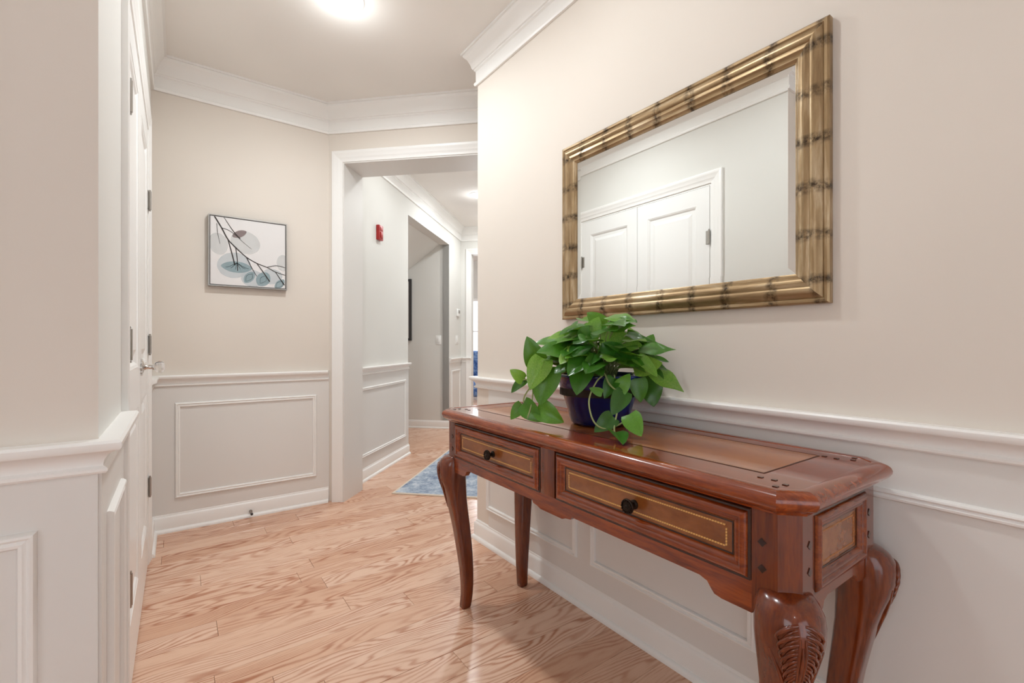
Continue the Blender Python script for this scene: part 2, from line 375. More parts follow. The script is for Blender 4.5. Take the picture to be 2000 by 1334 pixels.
# hall
w_hl = wall('wall_hall_left', st(SE, TL), st(SDB - .1, TL), T, 'hall wall with red alarm box and passage opening', e0=0.0,
            holes=[((SE - S2) / sqrt(2), (SE - S1) / sqrt(2), 2.388)], m='wallgrey', wains=[(0, (SE - S2) / sqrt(2)), ((SE - S1) / sqrt(2), (SE - SDB) / sqrt(2))])
w_hr = wall('wall_hall_right', st(SDB - .1, TR), st(SE, TR), T, 'right wall of the hall hidden behind the corner', m='wallgrey', wains=[(0.1, 3.1)])
hw = (TL - TR) / sqrt(2)
w_he = wall('wall_hall_end', st(SE, TR), st(SE, TL), T, 'far end wall of the hall with bright opening', e0=T, e1=T, m='wallgrey', holes=[(0.25, hw - 0.155, 2.365)], wains=[(0, .25), (hw - 0.155, hw)])
# side passage under the stairs
w_pb = wall('wall_passage', st(S2, TL - .001), st(S2, 6.4), T, 'plain passage wall with light switch under the stair slope', m='wallgrey')
w_pf = wall('wall_passage_front', st(S1, 6.4), st(S1, TL + 2 * .085), T, 'near wall of the side passage, out of sight', m='wallgrey')
w_pe = wall('wall_passage_end', st(S2, 6.4), st(S1, 6.4), T, 'low end wall of the side passage', m='wallgrey', e0=T, e1=T)
bm = bmesh.new()
def slopez(t): return 2.40 - (t - TL - .17) / sqrt(2) * 0.757
q = [st(S1 - .1, TL + .17), st(S2 + .1, TL + .17), st(S2 + .1, 6.4), st(S1 - .1, 6.4)]
zz = [slopez(TL + .17), slopez(TL + .17), slopez(6.4), slopez(6.4)]
a = [bm.verts.new((p[0], p[1], z)) for p, z in zip(q, zz)]; b = [bm.verts.new((p[0], p[1], z + .1)) for p, z in zip(q, zz)]
bm.faces.new(a); bm.faces.new(b[::-1])
for i in range(4): bm.faces.new((a[i], a[(i + 1) % 4], b[(i + 1) % 4], b[i]))
struct(fin(bm, 'ceiling_slope', 'wallgrey'), 'sloping underside of the stairs over the side passage', 'ceiling')
# bright far room
SF = 12.6
wall('wall_far_left', st(SF, 4.6), st(SE + .17, 4.6), T, 'left wall of the bright far room', m='wallgrey', e0=T, e1=T)
wall('wall_far_right', st(SE + .17, -.8), st(SF, -.8), T, 'right wall of the bright far room', m='wallgrey', e0=T, e1=T)
w_fb = wall('wall_far_back', st(SF, -.8), st(SF, 4.6), T, 'window wall of the bright far room', m='wallgrey', holes=[(1.2, 2.97, 2.0, 0.7)])
wall('wall_far_front', st(SE + .17, 4.6), st(SE + .17, TL + .1), 0.05, 'near wall of the far room left of the opening', m='wallgrey')
wall('wall_far_front_right', st(SE + .17, TR - .1), st(SE + .17, -.8), 0.05, 'near wall of the far room right of the opening', m='wallgrey')

# ---------- mouldings
CROWN = [(0, -.192), (.012, -.192), (.016, -.184), (.016, -.176), (.008, -.170), (.008, -.112), (.016, -.106), (.016, -.099), (.022, -.096), (.026, -.088), (.03, -.072), (.044, -.040), (.056, -.028), (.062, -.018), (.062, -.012), (.072, -.012), (.072, 0), (0, 0)]
RAIL = [(0, -.064), (.012, -.064), (.015, -.060), (.015, -.055), (.011, -.052), (.008, -.050), (.008, -.046), (.010, -.038), (.016, -.028), (.026, -.022), (.034, -.019), (.037, -.014), (.037, -.005), (.033, 0), (0, 0)]
BASE = [(0, 0), (.030, 0), (.030, .008), (.026, .016), (.019, .020), (.016, .021), (.016, .083), (.013, .090), (.008, .094), (.007, .101), (.003, .105), (0, .105)]
PANEL = [(0, 0), (0, .004), (.004, .011), (.008, .012), (.013, .006), (.018, .010), (.023, .009), (.026, .004), (.026, 0)]
CASE = [(0, 0), (0, .007), (.008, .009), (.028, .009), (.034, .013), (.056, .014), (.062, .017), (.074, .017), (.078, .014), (.078, 0)]
cnt = [0]
def run(name, path, prof, z, closed, labels, cat, m='trim'):
    R = range(len(path) if closed else len(path) - 1)
    fr = (V3((0, 0, z)), V3((1, 0, 0)), V3((0, 1, 0)), V3((0, 0, 1)))
    for s in R:
        if labels[s] is None: continue
        bm = bmesh.new(); sweep(bm, path, prof, closed, fr, [s])
        nm = name
        if name == 'trim': cnt[0] += 1; nm = 'trim_%d' % cnt[0]
        else: nm = labels[s][0]
        struct(fin(bm, nm, m, auto=35), labels[s] if name == 'trim' else labels[s][1], cat)
roompath = [P0, P1, P2, P3, P4, P5, P6, P7]
run('trim', roompath, CROWN, ZC, True, ['white crown moulding above the gold mirror', 'crown moulding on the return round the corner', 'white crown moulding above the angled cased opening',
    'white crown moulding above the botanical print', 'white crown moulding above the closet doors', 'crown moulding on the near left wall', 'crown moulding on the foyer side wall', 'crown moulding on the entrance wall'], 'crown moulding')
hallpath = [st(SDB, TL), st(SDB, TR), st(SE, TR), st(SE, TL)]
run('trim', hallpath, CROWN, ZC, True, ['crown moulding inside the hall over the opening', 'crown moulding along the hidden right hall wall', 'crown moulding at the far end of the hall', 'white crown moulding along the left hall wall'], 'crown moulding')
cas_l = st(SD, TJ + .078 * sqrt(2)); cas_r = st(SD, TJR - .078 * sqrt(2))
CO0, CO1 = DY0 - .078, DY1 + .078
for prof, z, nm, cat in ((RAIL, ZR, 'trim', 'chair rail'), (BASE, 0, 'baseboard', 'baseboard')):
    A_ = [(XR - 3.076, -2.2)]
    lab = (lambda a, b, c: c) if nm == 'trim' else (lambda a, b, c: (a, b))
    run(nm, [(1.06, -2.2), P0, P1, P2, cas_r], prof, z, False, [lab('baseboard_back', 'short baseboard beside the front door', 'short chair rail beside the front door'), lab('baseboard_right', 'white baseboard along the floor under the console table', 'white chair rail running behind the plant and console'),
        lab('baseboard_return', 'baseboard on the return wall round the corner', 'chair rail on the return wall round the corner'), lab('baseboard_diagonal', 'tiny baseboard right of the angled opening', 'tiny chair rail right of the angled opening')], cat)
    run(nm, [cas_l, P3, P4, (XD, CO1)], prof, z, False, [None, lab('baseboard_end', 'white baseboard under the botanical print wall', 'white chair rail below the botanical print'), lab('baseboard_door', 'short white baseboard between closet casing and corner', 'short chair rail between closet casing and corner')], cat)
    run(nm, [(XD, CO0), P5, P6, (-1.7, 0.35)], prof, z, False, [lab('baseboard_corner', 'short baseboard between closet casing and near corner', 'short white chair rail turning the near left corner'), lab('baseboard_left', 'baseboard on the nearest left wall', 'large near chair rail on the left edge'), lab('baseboard_side', 'baseboard on the foyer side wall', 'chair rail on the foyer side wall')], cat)
    run(nm, [st(S1 + .002, TL), st(SDB + .01, TL)], prof, z, False, [lab('baseboard_hall', 'white baseboard below the red alarm box in the hall', 'white chair rail below the red alarm box in the hall')], cat)
    run(nm, [st(SE, TL - .155 * sqrt(2)), st(SE, TL), st(S2 + .002, TL)], prof, z, False, [lab('baseboard_hall_end', 'baseboard left of the far hall opening', 'chair rail left of the far hall opening'), lab('baseboard_hall_far', 'baseboard under the hall thermostat', 'chair rail under the hall thermostat')], cat)
    run(nm, [st(SDB, TR), st(SE, TR)], prof, z, False, [lab('baseboard_hall_right', 'baseboard along the hidden right hall wall', 'chair rail along the hidden right hall wall')], cat)
run('baseboard', [st(S2, TL), st(S2, 6.3)], [(a * .7, b) for a, b in BASE], 0, False, [('baseboard_passage', 'white baseboard below the passage light switch')], 'baseboard')
def panel(parent, o, n, u0, u1, z0=0.19, z1=0.748):
    bm = bmesh.new(); sweep(bm, [(u0, z0), (u1, z0), (u1, z1), (u0, z1)], PANEL, True, wframe(V3(o) + V3(n).normalized() * .005, n)); return fin(bm, 'panel_moulding', 'trim', parent, auto=35)
for y0, y1 in ((2.128, 1.425), (1.345, 0.678), (0.598, -0.07), (-0.15, -0.82), (-0.9, -1.57)):      # right wall, ex = -y
    panel(w_right, (XR, 0, 0), (-1, 0, 0), -y0, -y1)
panel(w_end, (0, YE, 0), (0, -1, 0), -0.012, 0.772)
panel(w_left, (0, 1.175, 0), (0, -1, 0), -0.93, -0.203, .19, .757); panel(w_left, (0, 1.175, 0), (0, -1, 0), -1.62, -1.01, .19, .757)
panel(w_door, (XD, 0, 0), (1, 0, 0), 1.255, 1.545)
nh = V3((1, -1, 0)).normalized()
def hu(s): return -s / sqrt(2)       # left hall wall runs with ex = (1,1)/sqrt2 reversed
ex_h = V3((-nh.y, nh.x, 0))          # = (1,1)/sqrt2
oh = V3((-TL / 2, TL / 2, 0))
panel(w_hl, oh, nh, (SDB + .10) / sqrt(2), (S1 - .12) / sqrt(2)); panel(w_hl, oh, nh, (S2 + .12) / sqrt(2), (SE - .1) / sqrt(2))
# casings
def casing(name, frame, u0, u1, zt, label, prof=CASE):
    bm = bmesh.new(); sweep(bm, [(u0, 0), (u0, zt), (u1, zt), (u1, 0)], prof, False, frame)
    cnt[0] += 1; return struct(fin(bm, 'trim_%d' % cnt[0], 'trim', auto=35), label, 'door casing')
nd = V3((-1, -1, 0)).normalized(); exd = V3((-nd.y, nd.x, 0))     # ex = (1,-1)/sqrt2
casing('c', wframe((SD / 2, SD / 2, 0), nd), -TJ / sqrt(2), -TJR / sqrt(2), OZ, 'white casing framing the tall angled opening')
casing('c', wframe((XD, 0, 0), (1, 0, 0)), DY0, DY1, DZ, 'white casing around the closet double doors')
casing('c', wframe(st(SE, 0) + (0,), nd), -(TL - .155 * sqrt(2)) / sqrt(2), -(TR + .25 * sqrt(2)) / sqrt(2), 2.365, 'white casing of the far bright opening')
# jamb lining of the angled opening (flat painted boards)
bm = bmesh.new()
prism(bm, [st(SD - .002, TJ), st(SDB + .004, TJ), st(SDB + .004, TJ - .012), st(SD - .002, TJ - .012)], 0, OZ)
prism(bm, [st(SD - .002, TJR), st(SD - .002, TJR + .012), st(SDB + .004, TJR + .012), st(SDB + .004, TJR)], 0, OZ)
prism(bm, [st(SD - .002, TJR + .012), st(SD - .002, TJ - .012), st(SDB + .004, TJ - .012), st(SDB + .004, TJR + .012)], OZ - .008, OZ)
cnt[0] += 1; struct(fin(bm, 'trim_%d' % cnt[0], 'wain'), 'flat white jamb boards lining the angled opening', 'door jamb')
bm = bmesh.new()
for yy, sgn in ((DY0, 1), (DY1, -1)): bm_box(bm, (XD - T, min(yy, yy + .012 * sgn), 0), (XD, max(yy, yy + .012 * sgn), DZ))
bm_box(bm, (XD - T, DY0 + .012, DZ - .012), (XD, DY1 - .012, DZ))
cnt[0] += 1; struct(fin(bm, 'trim_%d' % cnt[0], 'trim'), 'white jamb lining behind the closet doors', 'door jamb')

# ---------- floor planks: each a board of its own along x
def inside(x, y):
    if -1.7 <= x <= XR and -2.2 <= y <= 1.2: return True
    if XD - .1 <= x <= XR and 1.2 <= y <= YE and x + y <= SDB + .1: return True
    if y >= YC and x + y <= SDB + .1 and x >= XD and y <= YE: return True
    s, t = x + y, y - x
    if SD - .1 <= s <= SE + .2 and TR <= t <= TL: return True
    if S1 <= s <= S2 and TL <= t <= 6.4: return True
    if SE <= s <= SF and -.8 <= t <= 4.6: return True
    return False
PW = 0.118
rest = bmesh.new(); prng = random.Random(21); k = 0
y = -2.2; row = 0
while y < 8.7:
    ys = (y + .01, y + PW / 2, y + PW - .01)
    xs = [i * 0.02 for i in range(-90, 360)]
    spans = []; on = None
    for x in xs:
        f = any(inside(x, yy) for yy in ys)
        if f and on is None: on = x
        if not f and on is not None: spans.append((on - .04, x + .02)); on = None
    for a, b in spans:
        cuts = [a]; x = a - prng.uniform(0, .9)
        while True:
            x += prng.choice((.55, .7, .85, 1.0, 1.2, 1.35)) * prng.uniform(.92, 1.08)
            if x >= b - .12: break
            if x > a + .12: cuts.append(x)
        cuts.append(b)
        for x0, x1 in zip(cuts[:-1], cuts[1:]):
            g = 0.0005
            own = -0.25 < y < 4.75 and (x0 + x1) / 2 < 3.0 and x1 > -.55 and k < 300
            bm = bmesh.new() if own else rest
            lx = (x1 - x0) / 2 - g; ly = PW / 2 - g; c = V3(((x0 + x1) / 2, y + PW / 2, 0))
            off = V3((0, 0, 0)) if own else c
            dz = prng.uniform(-.0003, .0003); bv = 0.0008
            lo = [bm.verts.new(off + V3((sx * lx, sy * ly, -.0155))) for sx, sy in ((-1, -1), (1, -1), (1, 1), (-1, 1))]
            md = [bm.verts.new(off + V3((sx * lx, sy * ly, dz - bv))) for sx, sy in ((-1, -1), (1, -1), (1, 1), (-1, 1))]
            tp = [bm.verts.new(off + V3((sx * (lx - bv), sy * (ly - bv), dz))) for sx, sy in ((-1, -1), (1, -1), (1, 1), (-1, 1))]
            bm.faces.new(tp); bm.faces.new(lo[::-1])
            for i in range(4):
                j = (i + 1) % 4; bm.faces.new((lo[i], lo[j], md[j], md[i])); bm.faces.new((md[i], md[j], tp[j], tp[i]))
            if own:
                o = fin(bm, 'plank', 'oak', fl); o.location = c; k += 1
    y += PW; row += 1
o = fin(rest, 'far_planks', 'oak', fl); o['kind'] = 'stuff'

# ---------- closet doors (a pair, each with two raised panels)
def closet_leaf(name, y0, y1, hinge_y, label, knob_y):
    xf = XD + 0.004; th = .034; z0, z1 = .012, DZ - .016
    bm = bmesh.new(); sw, br, lr, tr_ = .095, .21, .15, .115
    zs = [(z0 + br, .86), (.86 + lr, z1 - tr_)]
    bm_box(bm, (xf - th, y0, z0), (xf, y0 + sw, z1)); bm_box(bm, (xf - th, y1 - sw, z0), (xf, y1, z1))
    bm_box(bm, (xf - th, y0 + sw, z0), (xf, y1 - sw, zs[0][0])); bm_box(bm, (xf - th, y0 + sw, zs[0][1]), (xf, y1 - sw, zs[1][0])); bm_box(bm, (xf - th, y0 + sw, zs[1][1]), (xf, y1 - sw, z1))
    d = fin(bm, name, 'door'); struct(d, label, 'door')
    for a, b in zs:
        p0, p1 = y0 + sw, y1 - sw
        bm = bmesh.new()
        bm_box(bm, (xf - th + .004, p0, a), (xf - .012, p1, b))
        fr = wframe((xf, 0, 0), (1, 0, 0))
        sweep(bm, [(p0, a), (p1, a), (p1, b), (p0, b)], [(0, -.014), (0, -.001), (.008, -.004), (.016, -.011), (.020, -.014)], True, fr)
        i = .038; j = .062
        vv = [bm.verts.new((xf - .012, yy, zz)) for yy, zz in ((p0 + i, a + i), (p1 - i, a + i), (p1 - i, b - i), (p0 + i, b - i))]
        ww = [bm.verts.new((xf - .003, yy, zz)) for yy, zz in ((p0 + j, a + j), (p1 - j, a + j), (p1 - j, b - j), (p0 + j, b - j))]
        bm.faces.new(ww)
        for q in range(4): bm.faces.new((vv[q], vv[(q + 1) % 4], ww[(q + 1) % 4], ww[q]))
        fin(bm, 'door_panel', 'door', d)
    for hz in (.39, 1.09, 1.80):
        bm = bmesh.new(); s_ = 1 if hinge_y < (y0 + y1) / 2 else -1
        tube(bm, [(xf + .008, hinge_y, hz - .045), (xf + .008, hinge_y, hz + .045)], .0065, 10)
        for kk in (-.049, .049): tube(bm, [(xf + .008, hinge_y, hz + kk - .003), (xf + .008, hinge_y, hz + kk + .003)], .0045, 8)
        bm_box(bm, (xf + .0005, min(hinge_y, hinge_y + .026 * s_), hz - .044), (xf + .003, max(hinge_y, hinge_y + .026 * s_), hz + .044))
        h = fin(bm, 'hinge', 'hinge', d, auto=40); h['label'] = 'satin nickel hinge'
    if knob_y:
        zk = 1.0
        bm = bmesh.new(); lathe(bm, [(.030, 0), (.031, .003), (.028, .006), (.022, .008), (.012, .011), (.0085, .018), (.0085, .034), (.013, .037), (.013, .041)], (xf, knob_y, zk), (1, 0, 0), 28)
        for q in range(10):
            aa = 2 * pi * q / 10; c = V3((xf + .004, knob_y + .029 * cos(aa), zk + .029 * sin(aa)))
            tube(bm, [c - V3((.004, 0, 0)), c + V3((.002, 0, 0))], .0055, 7)
        kn = fin(bm, 'door_knob', 'chrome', d, auto=40); kn['label'] = 'chrome rosette with clear crystal knob'
        bm = bmesh.new(); lathe(bm, [(.011, .041), (.019, .046), (.025, .056), (.025, .066), (.020, .073), (.010, .076)], (xf, knob_y, zk), (1, 0, 0), 10)
        fin(bm, 'crystal_grip', 'crystal', kn)
    return d
ymid = (DY0 + DY1) / 2
closet_leaf('door_1', DY0 + .014, ymid - .0015, DY0 + .012, 'nearer white two-panel closet door', None)
closet_leaf('door_2', ymid + .0015, DY1 - .014, DY1 - .012, 'farther white two-panel closet door with crystal knob', ymid + .06)
# ball catches on the head above the meeting line
for yy, nm in ((ymid - .05, 'nearer'), (ymid + .05, 'farther')):
    bm = bmesh.new(); bm_box(bm, (XD - .03, yy - .018, DZ - .016), (XD - .006, yy + .018, DZ - .012), .001)
    tag(fin(bm, 'ball_catch', 'hinge'), 'small nickel ball catch over the %s closet door' % nm, 'catch')

# ---------- glazing added behind the camera to let light in, and far room window
def window(name, frame, u0, u1, z0, z1, cols, rows, label, th=.05):
    bm = bmesh.new(); fw = .05
    sweep(bm, [(u0, z0), (u1, z0), (u1, z1), (u0, z1)], [(0, -.08), (0, .012), (fw, .012), (fw, -.08)], True, frame)
    w = fin(bm, name, 'trim'); struct(w, label, 'window')
    O, ex, ey, ez = frame
    cw = (u1 - u0 - 2 * fw) / cols; rh = (z1 - z0 - 2 * fw) / rows
    def bar(a0, a1, b0, b1):
        bm = bmesh.new()
        vs_ = [O + ex * a + ey * b + ez * c for c in (-.06, -.02) for a, b in ((a0, b0), (a1, b0), (a1, b1), (a0, b1))]
        v = [bm.verts.new(p) for p in vs_]
        for f in ((0, 1, 2, 3), (4, 5, 6, 7), (0, 1, 5, 4), (1, 2, 6, 5), (2, 3, 7, 6), (3, 0, 4, 7)): bm.faces.new([v[i] for i in f])
        fin(bm, 'muntin', 'trim', w)
    for i in range(1, cols): bar(u0 + fw + i * cw - .012, u0 + fw + i * cw + .012, z0 + fw, z1 - fw)
    for j in range(1, rows): bar(u0 + fw, u1 - fw, z0 + fw + j * rh - .012, z0 + fw + j * rh + .012)
    for i in range(cols):
        for j in range(rows):
            a0 = u0 + fw + i * cw; b0 = z0 + fw + j * rh
            vs_ = [O + ex * a + ey * b + ez * c for c in (-.043, -.039) for a, b in ((a0, b0), (a0 + cw, b0), (a0 + cw, b0 + rh), (a0, b0 + rh))]
            pyd('pane', vs_, [(0, 1, 2, 3), (4, 5, 6, 7), (0, 1, 5, 4), (1, 2, 6, 5), (2, 3, 7, 6), (3, 0, 4, 7)], 'glass', w)
    return w
window('window_1', wframe((0, -2.2, 0), (0, 1, 0)), -0.95, 0.95, 0.01, 2.3, 3, 4, 'glazed entrance added behind the camera for fill light')
window('window_2', wframe((-1.7, 0, 0), (1, 0, 0)), -1.2, 0.1, .7, 2.2, 2, 2, 'side window added behind the camera for fill light')
off = (V3(st(SF, 4.6)) - V3(st(SF, 0)))
fw_fr = wframe(st(SF, -.8) + (0,), nd)
window('window_3', fw_fr, -2.97, -1.2, .7, 2.0, 2, 2, 'bright window in the room beyond the hall')

# ------------------------------------------------------------------ console table
TB = thing('console_table', (1.10, 1.05, 0), 'reddish brown carved wooden console table with two drawers', 'table')
TX0, TX1, TY0, TY1, TZ = 0.876, 1.355, 0.342, 1.765, 0.822      # top extents
BX0, BX1, BY0, BY1 = 0.906, 1.3195, 0.374, 1.735                  # carcass extents
def cham(x0, x1, y0, y1, c):   # clockwise seen from above, so that left of travel points outward
    return [(x0 + c, y0), (x0, y0 + c), (x0, y1 - c), (x0 + c, y1), (x1 - c, y1), (x1, y1 - c), (x1, y0 + c), (x1 - c, y0)]
e = .036
inner = cham(TX0 + e, TX1 - e, TY0 + e, TY1 - e, .030)
prof = [(-.002, -.046), (.010, -.046), (.014, -.040), (.022, -.036), (.030, -.030), (.035, -.022), (.036, -.015), (.033, -.008), (.027, -.003), (.018, .0005), (.008, .001), (.001, .0005), (-.0005, -.002), (-.002, -.002)]
bm = bmesh.new(); sweep(bm, inner, prof, True, (V3((0, 0, TZ)), V3((1, 0, 0)), V3((0, 1, 0)), V3((0, 0, 1))))
bmesh.ops.remove_doubles(bm, verts=bm.verts, dist=1e-5)
top_edge = fin(bm, 'top_edge_moulding', 'mah_y', TB, auto=50)
bm = bmesh.new(); prism(bm, cham(TX0 + e + .001, TX1 - e - .001, TY0 + e + .001, TY1 - e - .001, .030)[::-1], TZ - .046, TZ - .0008)
ttop = fin(bm, 'tabletop', 'mah_y', TB)
# veneer field with a scored dark line
FX0, FX1, FY0, FY1 = 1.000, 1.262, 0.475, 1.635
box('veneer_field', (FX0, FY0, TZ - .003), (FX1, FY1, TZ - .0003), 'topfield', ttop)
bm = bmesh.new(); sweep(bm, [(FX0, FY0), (FX1, FY0), (FX1, FY1), (FX0, FY1)], [(-.0022, -.002), (-.0022, -.0001), (.0014, -.0001), (.0014, -.002)], True, (V3((0, 0, TZ)), V3((1, 0, 0)), V3((0, 1, 0)), V3((0, 0, 1))))
fin(bm, 'scored_line', 'groove', ttop)
for cx, cy in ((TX0 + .068, TY0 + .088), (TX1 - .068, TY0 + .088), (TX0 + .068, TY1 - .088), (TX1 - .068, TY1 - .088)):
    for ddx, ddy in ((-.020, -.014), (.006, -.020), (.022, .008), (.020, .034)):
        q = V3((cx + ddx * (1 if cx < 1.1 else -1), cy + ddy * (1 if cy < 1 else -1), TZ))
        box('peg', (q.x - .0045, q.y - .0045, TZ - .003), (q.x + .0045, q.y + .0045, TZ + .0007), 'darkmold', ttop)
# corner posts: five-sided, outer arris cut off
PZ0, PZ1, PS, PC = .575, TZ - .046, .078, .030
def post(px, py, sx, sy):
    p = [(px, py + PC * -sy), (px - PC * sx * -1 * -1, py)]
    # corner (px,py) is the outer corner; sx, sy point outward
    poly = [(px - sx * PS, py), (px - sx * PC, py), (px, py - sy * PC), (px, py - sy * PS), (px - sx * PS, py - sy * PS)]
    bm = bmesh.new(); prism(bm, poly, PZ0, PZ1); o = fin(bm, 'post', 'mah_z', TB)
    for zz in (.615, .665, .715):
        for ax in (0, 1):
            if ax == 0: lo, hi = (px - .002 * (1 if sx < 0 else -1) - .003, py - sy * .058 - .006, zz - .006), (px + .003, py - sy * .058 + .006, zz + .006)
            else: lo, hi = (px - sx * .058 - .006, py - .0015, zz - .006), (px - sx * .058 + .006, py + .0015, zz + .006)
            if ax == 0: lo, hi = (px - .0015, lo[1], lo[2]), (px + .0015, hi[1], hi[2])
            bm = bmesh.new(); bm_box(bm, lo, hi); c = (V3(lo) + V3(hi)) / 2
            bmesh.ops.rotate(bm, verts=bm.verts, cent=c, matrix=Matrix.Rotation(radians(40), 3, 'X' if ax == 0 else 'Y'))
            fin(bm, 'peg', 'darkmold', o)
for px, sx in ((BX0, -1), (BX1, 1)):
    for py, sy in ((BY0, -1), (BY1, 1)): post(px, py, sx, sy)
# carcass core set back behind drawers (dark reveal)
box('carcass', (BX0 + .020, BY0 + .020, .615), (BX1 - .020, BY1 - .020, TZ - .046), 'darkmold', TB)
# frieze strip under the top
# scalloped aprons
def apron(name, a, b, horiz, pos, thick, m):
    """scalloped board; profile along run, a<b run extents, at plane pos (outer) with inward thickness"""
    Lr = b - a; zt = .634
    half = [(0, .571), (.062, .571), (.078, .574), (.086, .583), (.094, .594), (.112, .600)] if Lr > .5 else [(0, .573), (.03, .573), (.042, .578), (.047, .590), (.062, .597)]
    pts = [(a + u, z) for u, z in half]
    if Lr > .5:
        c = (a + b) / 2
        pend = [(-.092, .600), (-.086, .592), (-.066, .589), (-.050, .583), (.050, .583), (.066, .589), (.086, .592), (.092, .600)]
        pts += [(c + u, z) for u, z in pend]
    pts += [(b - u, z) for u, z in half[::-1]]
    poly = pts + [(b, zt), (a, zt)]
    bm = bmesh.new()
    A = [bm.verts.new((pos, u, z) if horiz == 'y' else (u, pos, z)) for u, z in poly]
    B = [bm.verts.new((pos + thick, u, z) if horiz == 'y' else (u, pos + thick, z)) for u, z in poly]
    n = len(poly); bm.faces.new(A); bm.faces.new(B[::-1])
    for i in range(n): bm.faces.new((A[i], A[(i + 1) % n], B[(i + 1) % n], B[i]))
    return fin(bm, name, m, TB)
apron('apron', BY0 + PS, BY1 - PS, 'y', BX0 + .001, .02, 'mah_y'); apron('apron', BY0 + PS, BY1 - PS, 'y', BX1 - .001, -.02, 'mah_y')
apron('apron', BX0 + PS, BX1 - PS, 'x', BY0 + .001, .02, 'mah_x'); apron('apron', BX0 + PS, BX1 - PS, 'x', BY1 - .001, -.02, 'mah_x')
D1 = (1.112, BY1 - PS - .008); D2 = (BY0 + PS + .008, 1.026)
box('middle_stile', (BX0 - .001, 1.036, .634), (BX0 + .014, 1.101, TZ - .046), 'mah_z', TB, .001)
MOLD = [(0, -.006), (0, .004), (.004, .009), (.010, .011), (.014, .010), (.017, .006), (.021, .007), (.025, .005), (.029, -.001), (.031, -.004), (.031, -.006)]
def framed_front(name, frame, u0, u1, z0, z1, mold_m, field_m, knob, string_m='string'):
    O, ex, ey, ez = frame
    def P(u, z, n): return O + ex * u + ey * z + ez * n
    def slab(nm, a0, a1, b0, b1, n0, n1, m, par):
        vs_ = [P(a, b, c) for c in (n0, n1) for a, b in ((a0, b0), (a1, b0), (a1, b1), (a0, b1))]
        return pyd(nm, vs_, [(0, 1, 2, 3), (4, 5, 6, 7), (0, 1, 5, 4), (1, 2, 6, 5), (2, 3, 7, 6), (3, 0, 4, 7)], m, par)
    d = slab(name, u0 + .02, u1 - .02, z0 + .02, z1 - .02, -.012, -.003, field_m, TB)
    bm = bmesh.new(); sweep(bm, [(u0, z0), (u1, z0), (u1, z1), (u0, z1)], [(a, b) for a, b in MOLD], True, frame); fin(bm, 'front_moulding', mold_m, d, auto=45)
    bm = bmesh.new(); sweep(bm, [(u0, z0), (u1, z0), (u1, z1), (u0, z1)], [(-.0065, -.022), (-.0065, .001), (-.004, .003), (0, .003), (.0005, -.022)], True, frame); fin(bm, 'stepped_edge', 'darkmold', d)
    # dark bead between moulding and field
    bm = bmesh.new(); q = .031; sweep(bm, [(u0 + q, z0 + q), (u1 - q, z0 + q), (u1 - q, z1 - q), (u0 + q, z1 - q)], [(0, -.005), (0, -.0018), (.003, -.0018), (.003, -.005)], True, frame); fin(bm, 'bead', 'darkmold', d)
    # string inlay, twisted: short dashes
    q = .0465; x0, x1, y0, y1 = u0 + q, u1 - q, z0 + q * .93, z1 - q * .93
    bm = bmesh.new(); hw_ = .0017
    def dash(ax, a, b, c):
        sk = .0012
        if ax == 0: pts = [(a, c - hw_), (b, c - hw_), (b + sk, c + hw_), (a + sk, c + hw_)]
        else: pts = [(c - hw_, a), (c + hw_, a + sk), (c + hw_, b + sk), (c - hw_, b)]
        f = [bm.verts.new(P(u, z, -.0024)) for u, z in pts]; g = [bm.verts.new(P(u, z, -.0032)) for u, z in pts]
        bm.faces.new(f)
        for i in range(4): bm.faces.new((f[i], f[(i + 1) % 4], g[(i + 1) % 4], g[i]))
    st_ = .0062
    n = int((x1 - x0) / st_)
    for i in range(n):
        for c in (y0, y1): dash(0, x0 + i * st_, x0 + i * st_ + st_ * .78, c)
    n = int((y1 - y0) / st_)
    for i in range(n):
        for c in (x0, x1): dash(1, y0 + i * st_, y0 + i * st_ + st_ * .78, c)
    so = fin(bm, 'string_inlay', string_m, d); so['kind'] = 'stuff'
    if knob:
        u, z = knob
        bm = bmesh.new(); lathe(bm, [(.0115, 0), (.0115, .003), (.007, .006), (.006, .014), (.009, .019), (.0165, .021), (.0185, .024), (.0185, .027), (.0165, .029), (.013, .028), (.0115, .029), (.009, .030), (.0055, .029), (.004, .032), (.0015, .033)], P(u, z, -.003), ez, 28)
        for k in range(14):
            aa = 2 * pi * k / 14; c = P(u, z, .0255) + (ex * cos(aa) + ey * sin(aa)) * .0142
            tube(bm, [c, c + ez * .003], .0021, 6)
        kn = fin(bm, 'knob', 'bronze', d, auto=40); kn['label'] = 'dark bronze ribbed knob'
    return d
ff = wframe((BX0 + .003, 0, 0), (-1, 0, 0))     # ex = -y
zk = .698
framed_front('drawer', ff, -D1[1], -D1[0], .637, .766, 'mah_y', 'burl', (-(D1[0] + D1[1]) / 2 , zk))
framed_front('drawer', ff, -D2[1], -D2[0], .637, .766, 'mah_y', 'burl', (-(D2[0] + D2[1]) / 2 , zk))
fe = wframe((0, BY0 + .003, 0), (0, -1, 0))      # near end, ex = +x
framed_front('end_panel', fe, BX0 + PS + .004, BX1 - PS - .004, .620, .766, 'mah_x', 'burl', None, 'string_faint')
fe2 = wframe((0, BY1 - .003, 0), (0, 1, 0))      # ex = -x
framed_front('end_panel', fe2, -(BX1 - PS - .004), -(BX0 + PS + .004), .620, .766, 'mah_x', 'burl', None, 'string_faint')
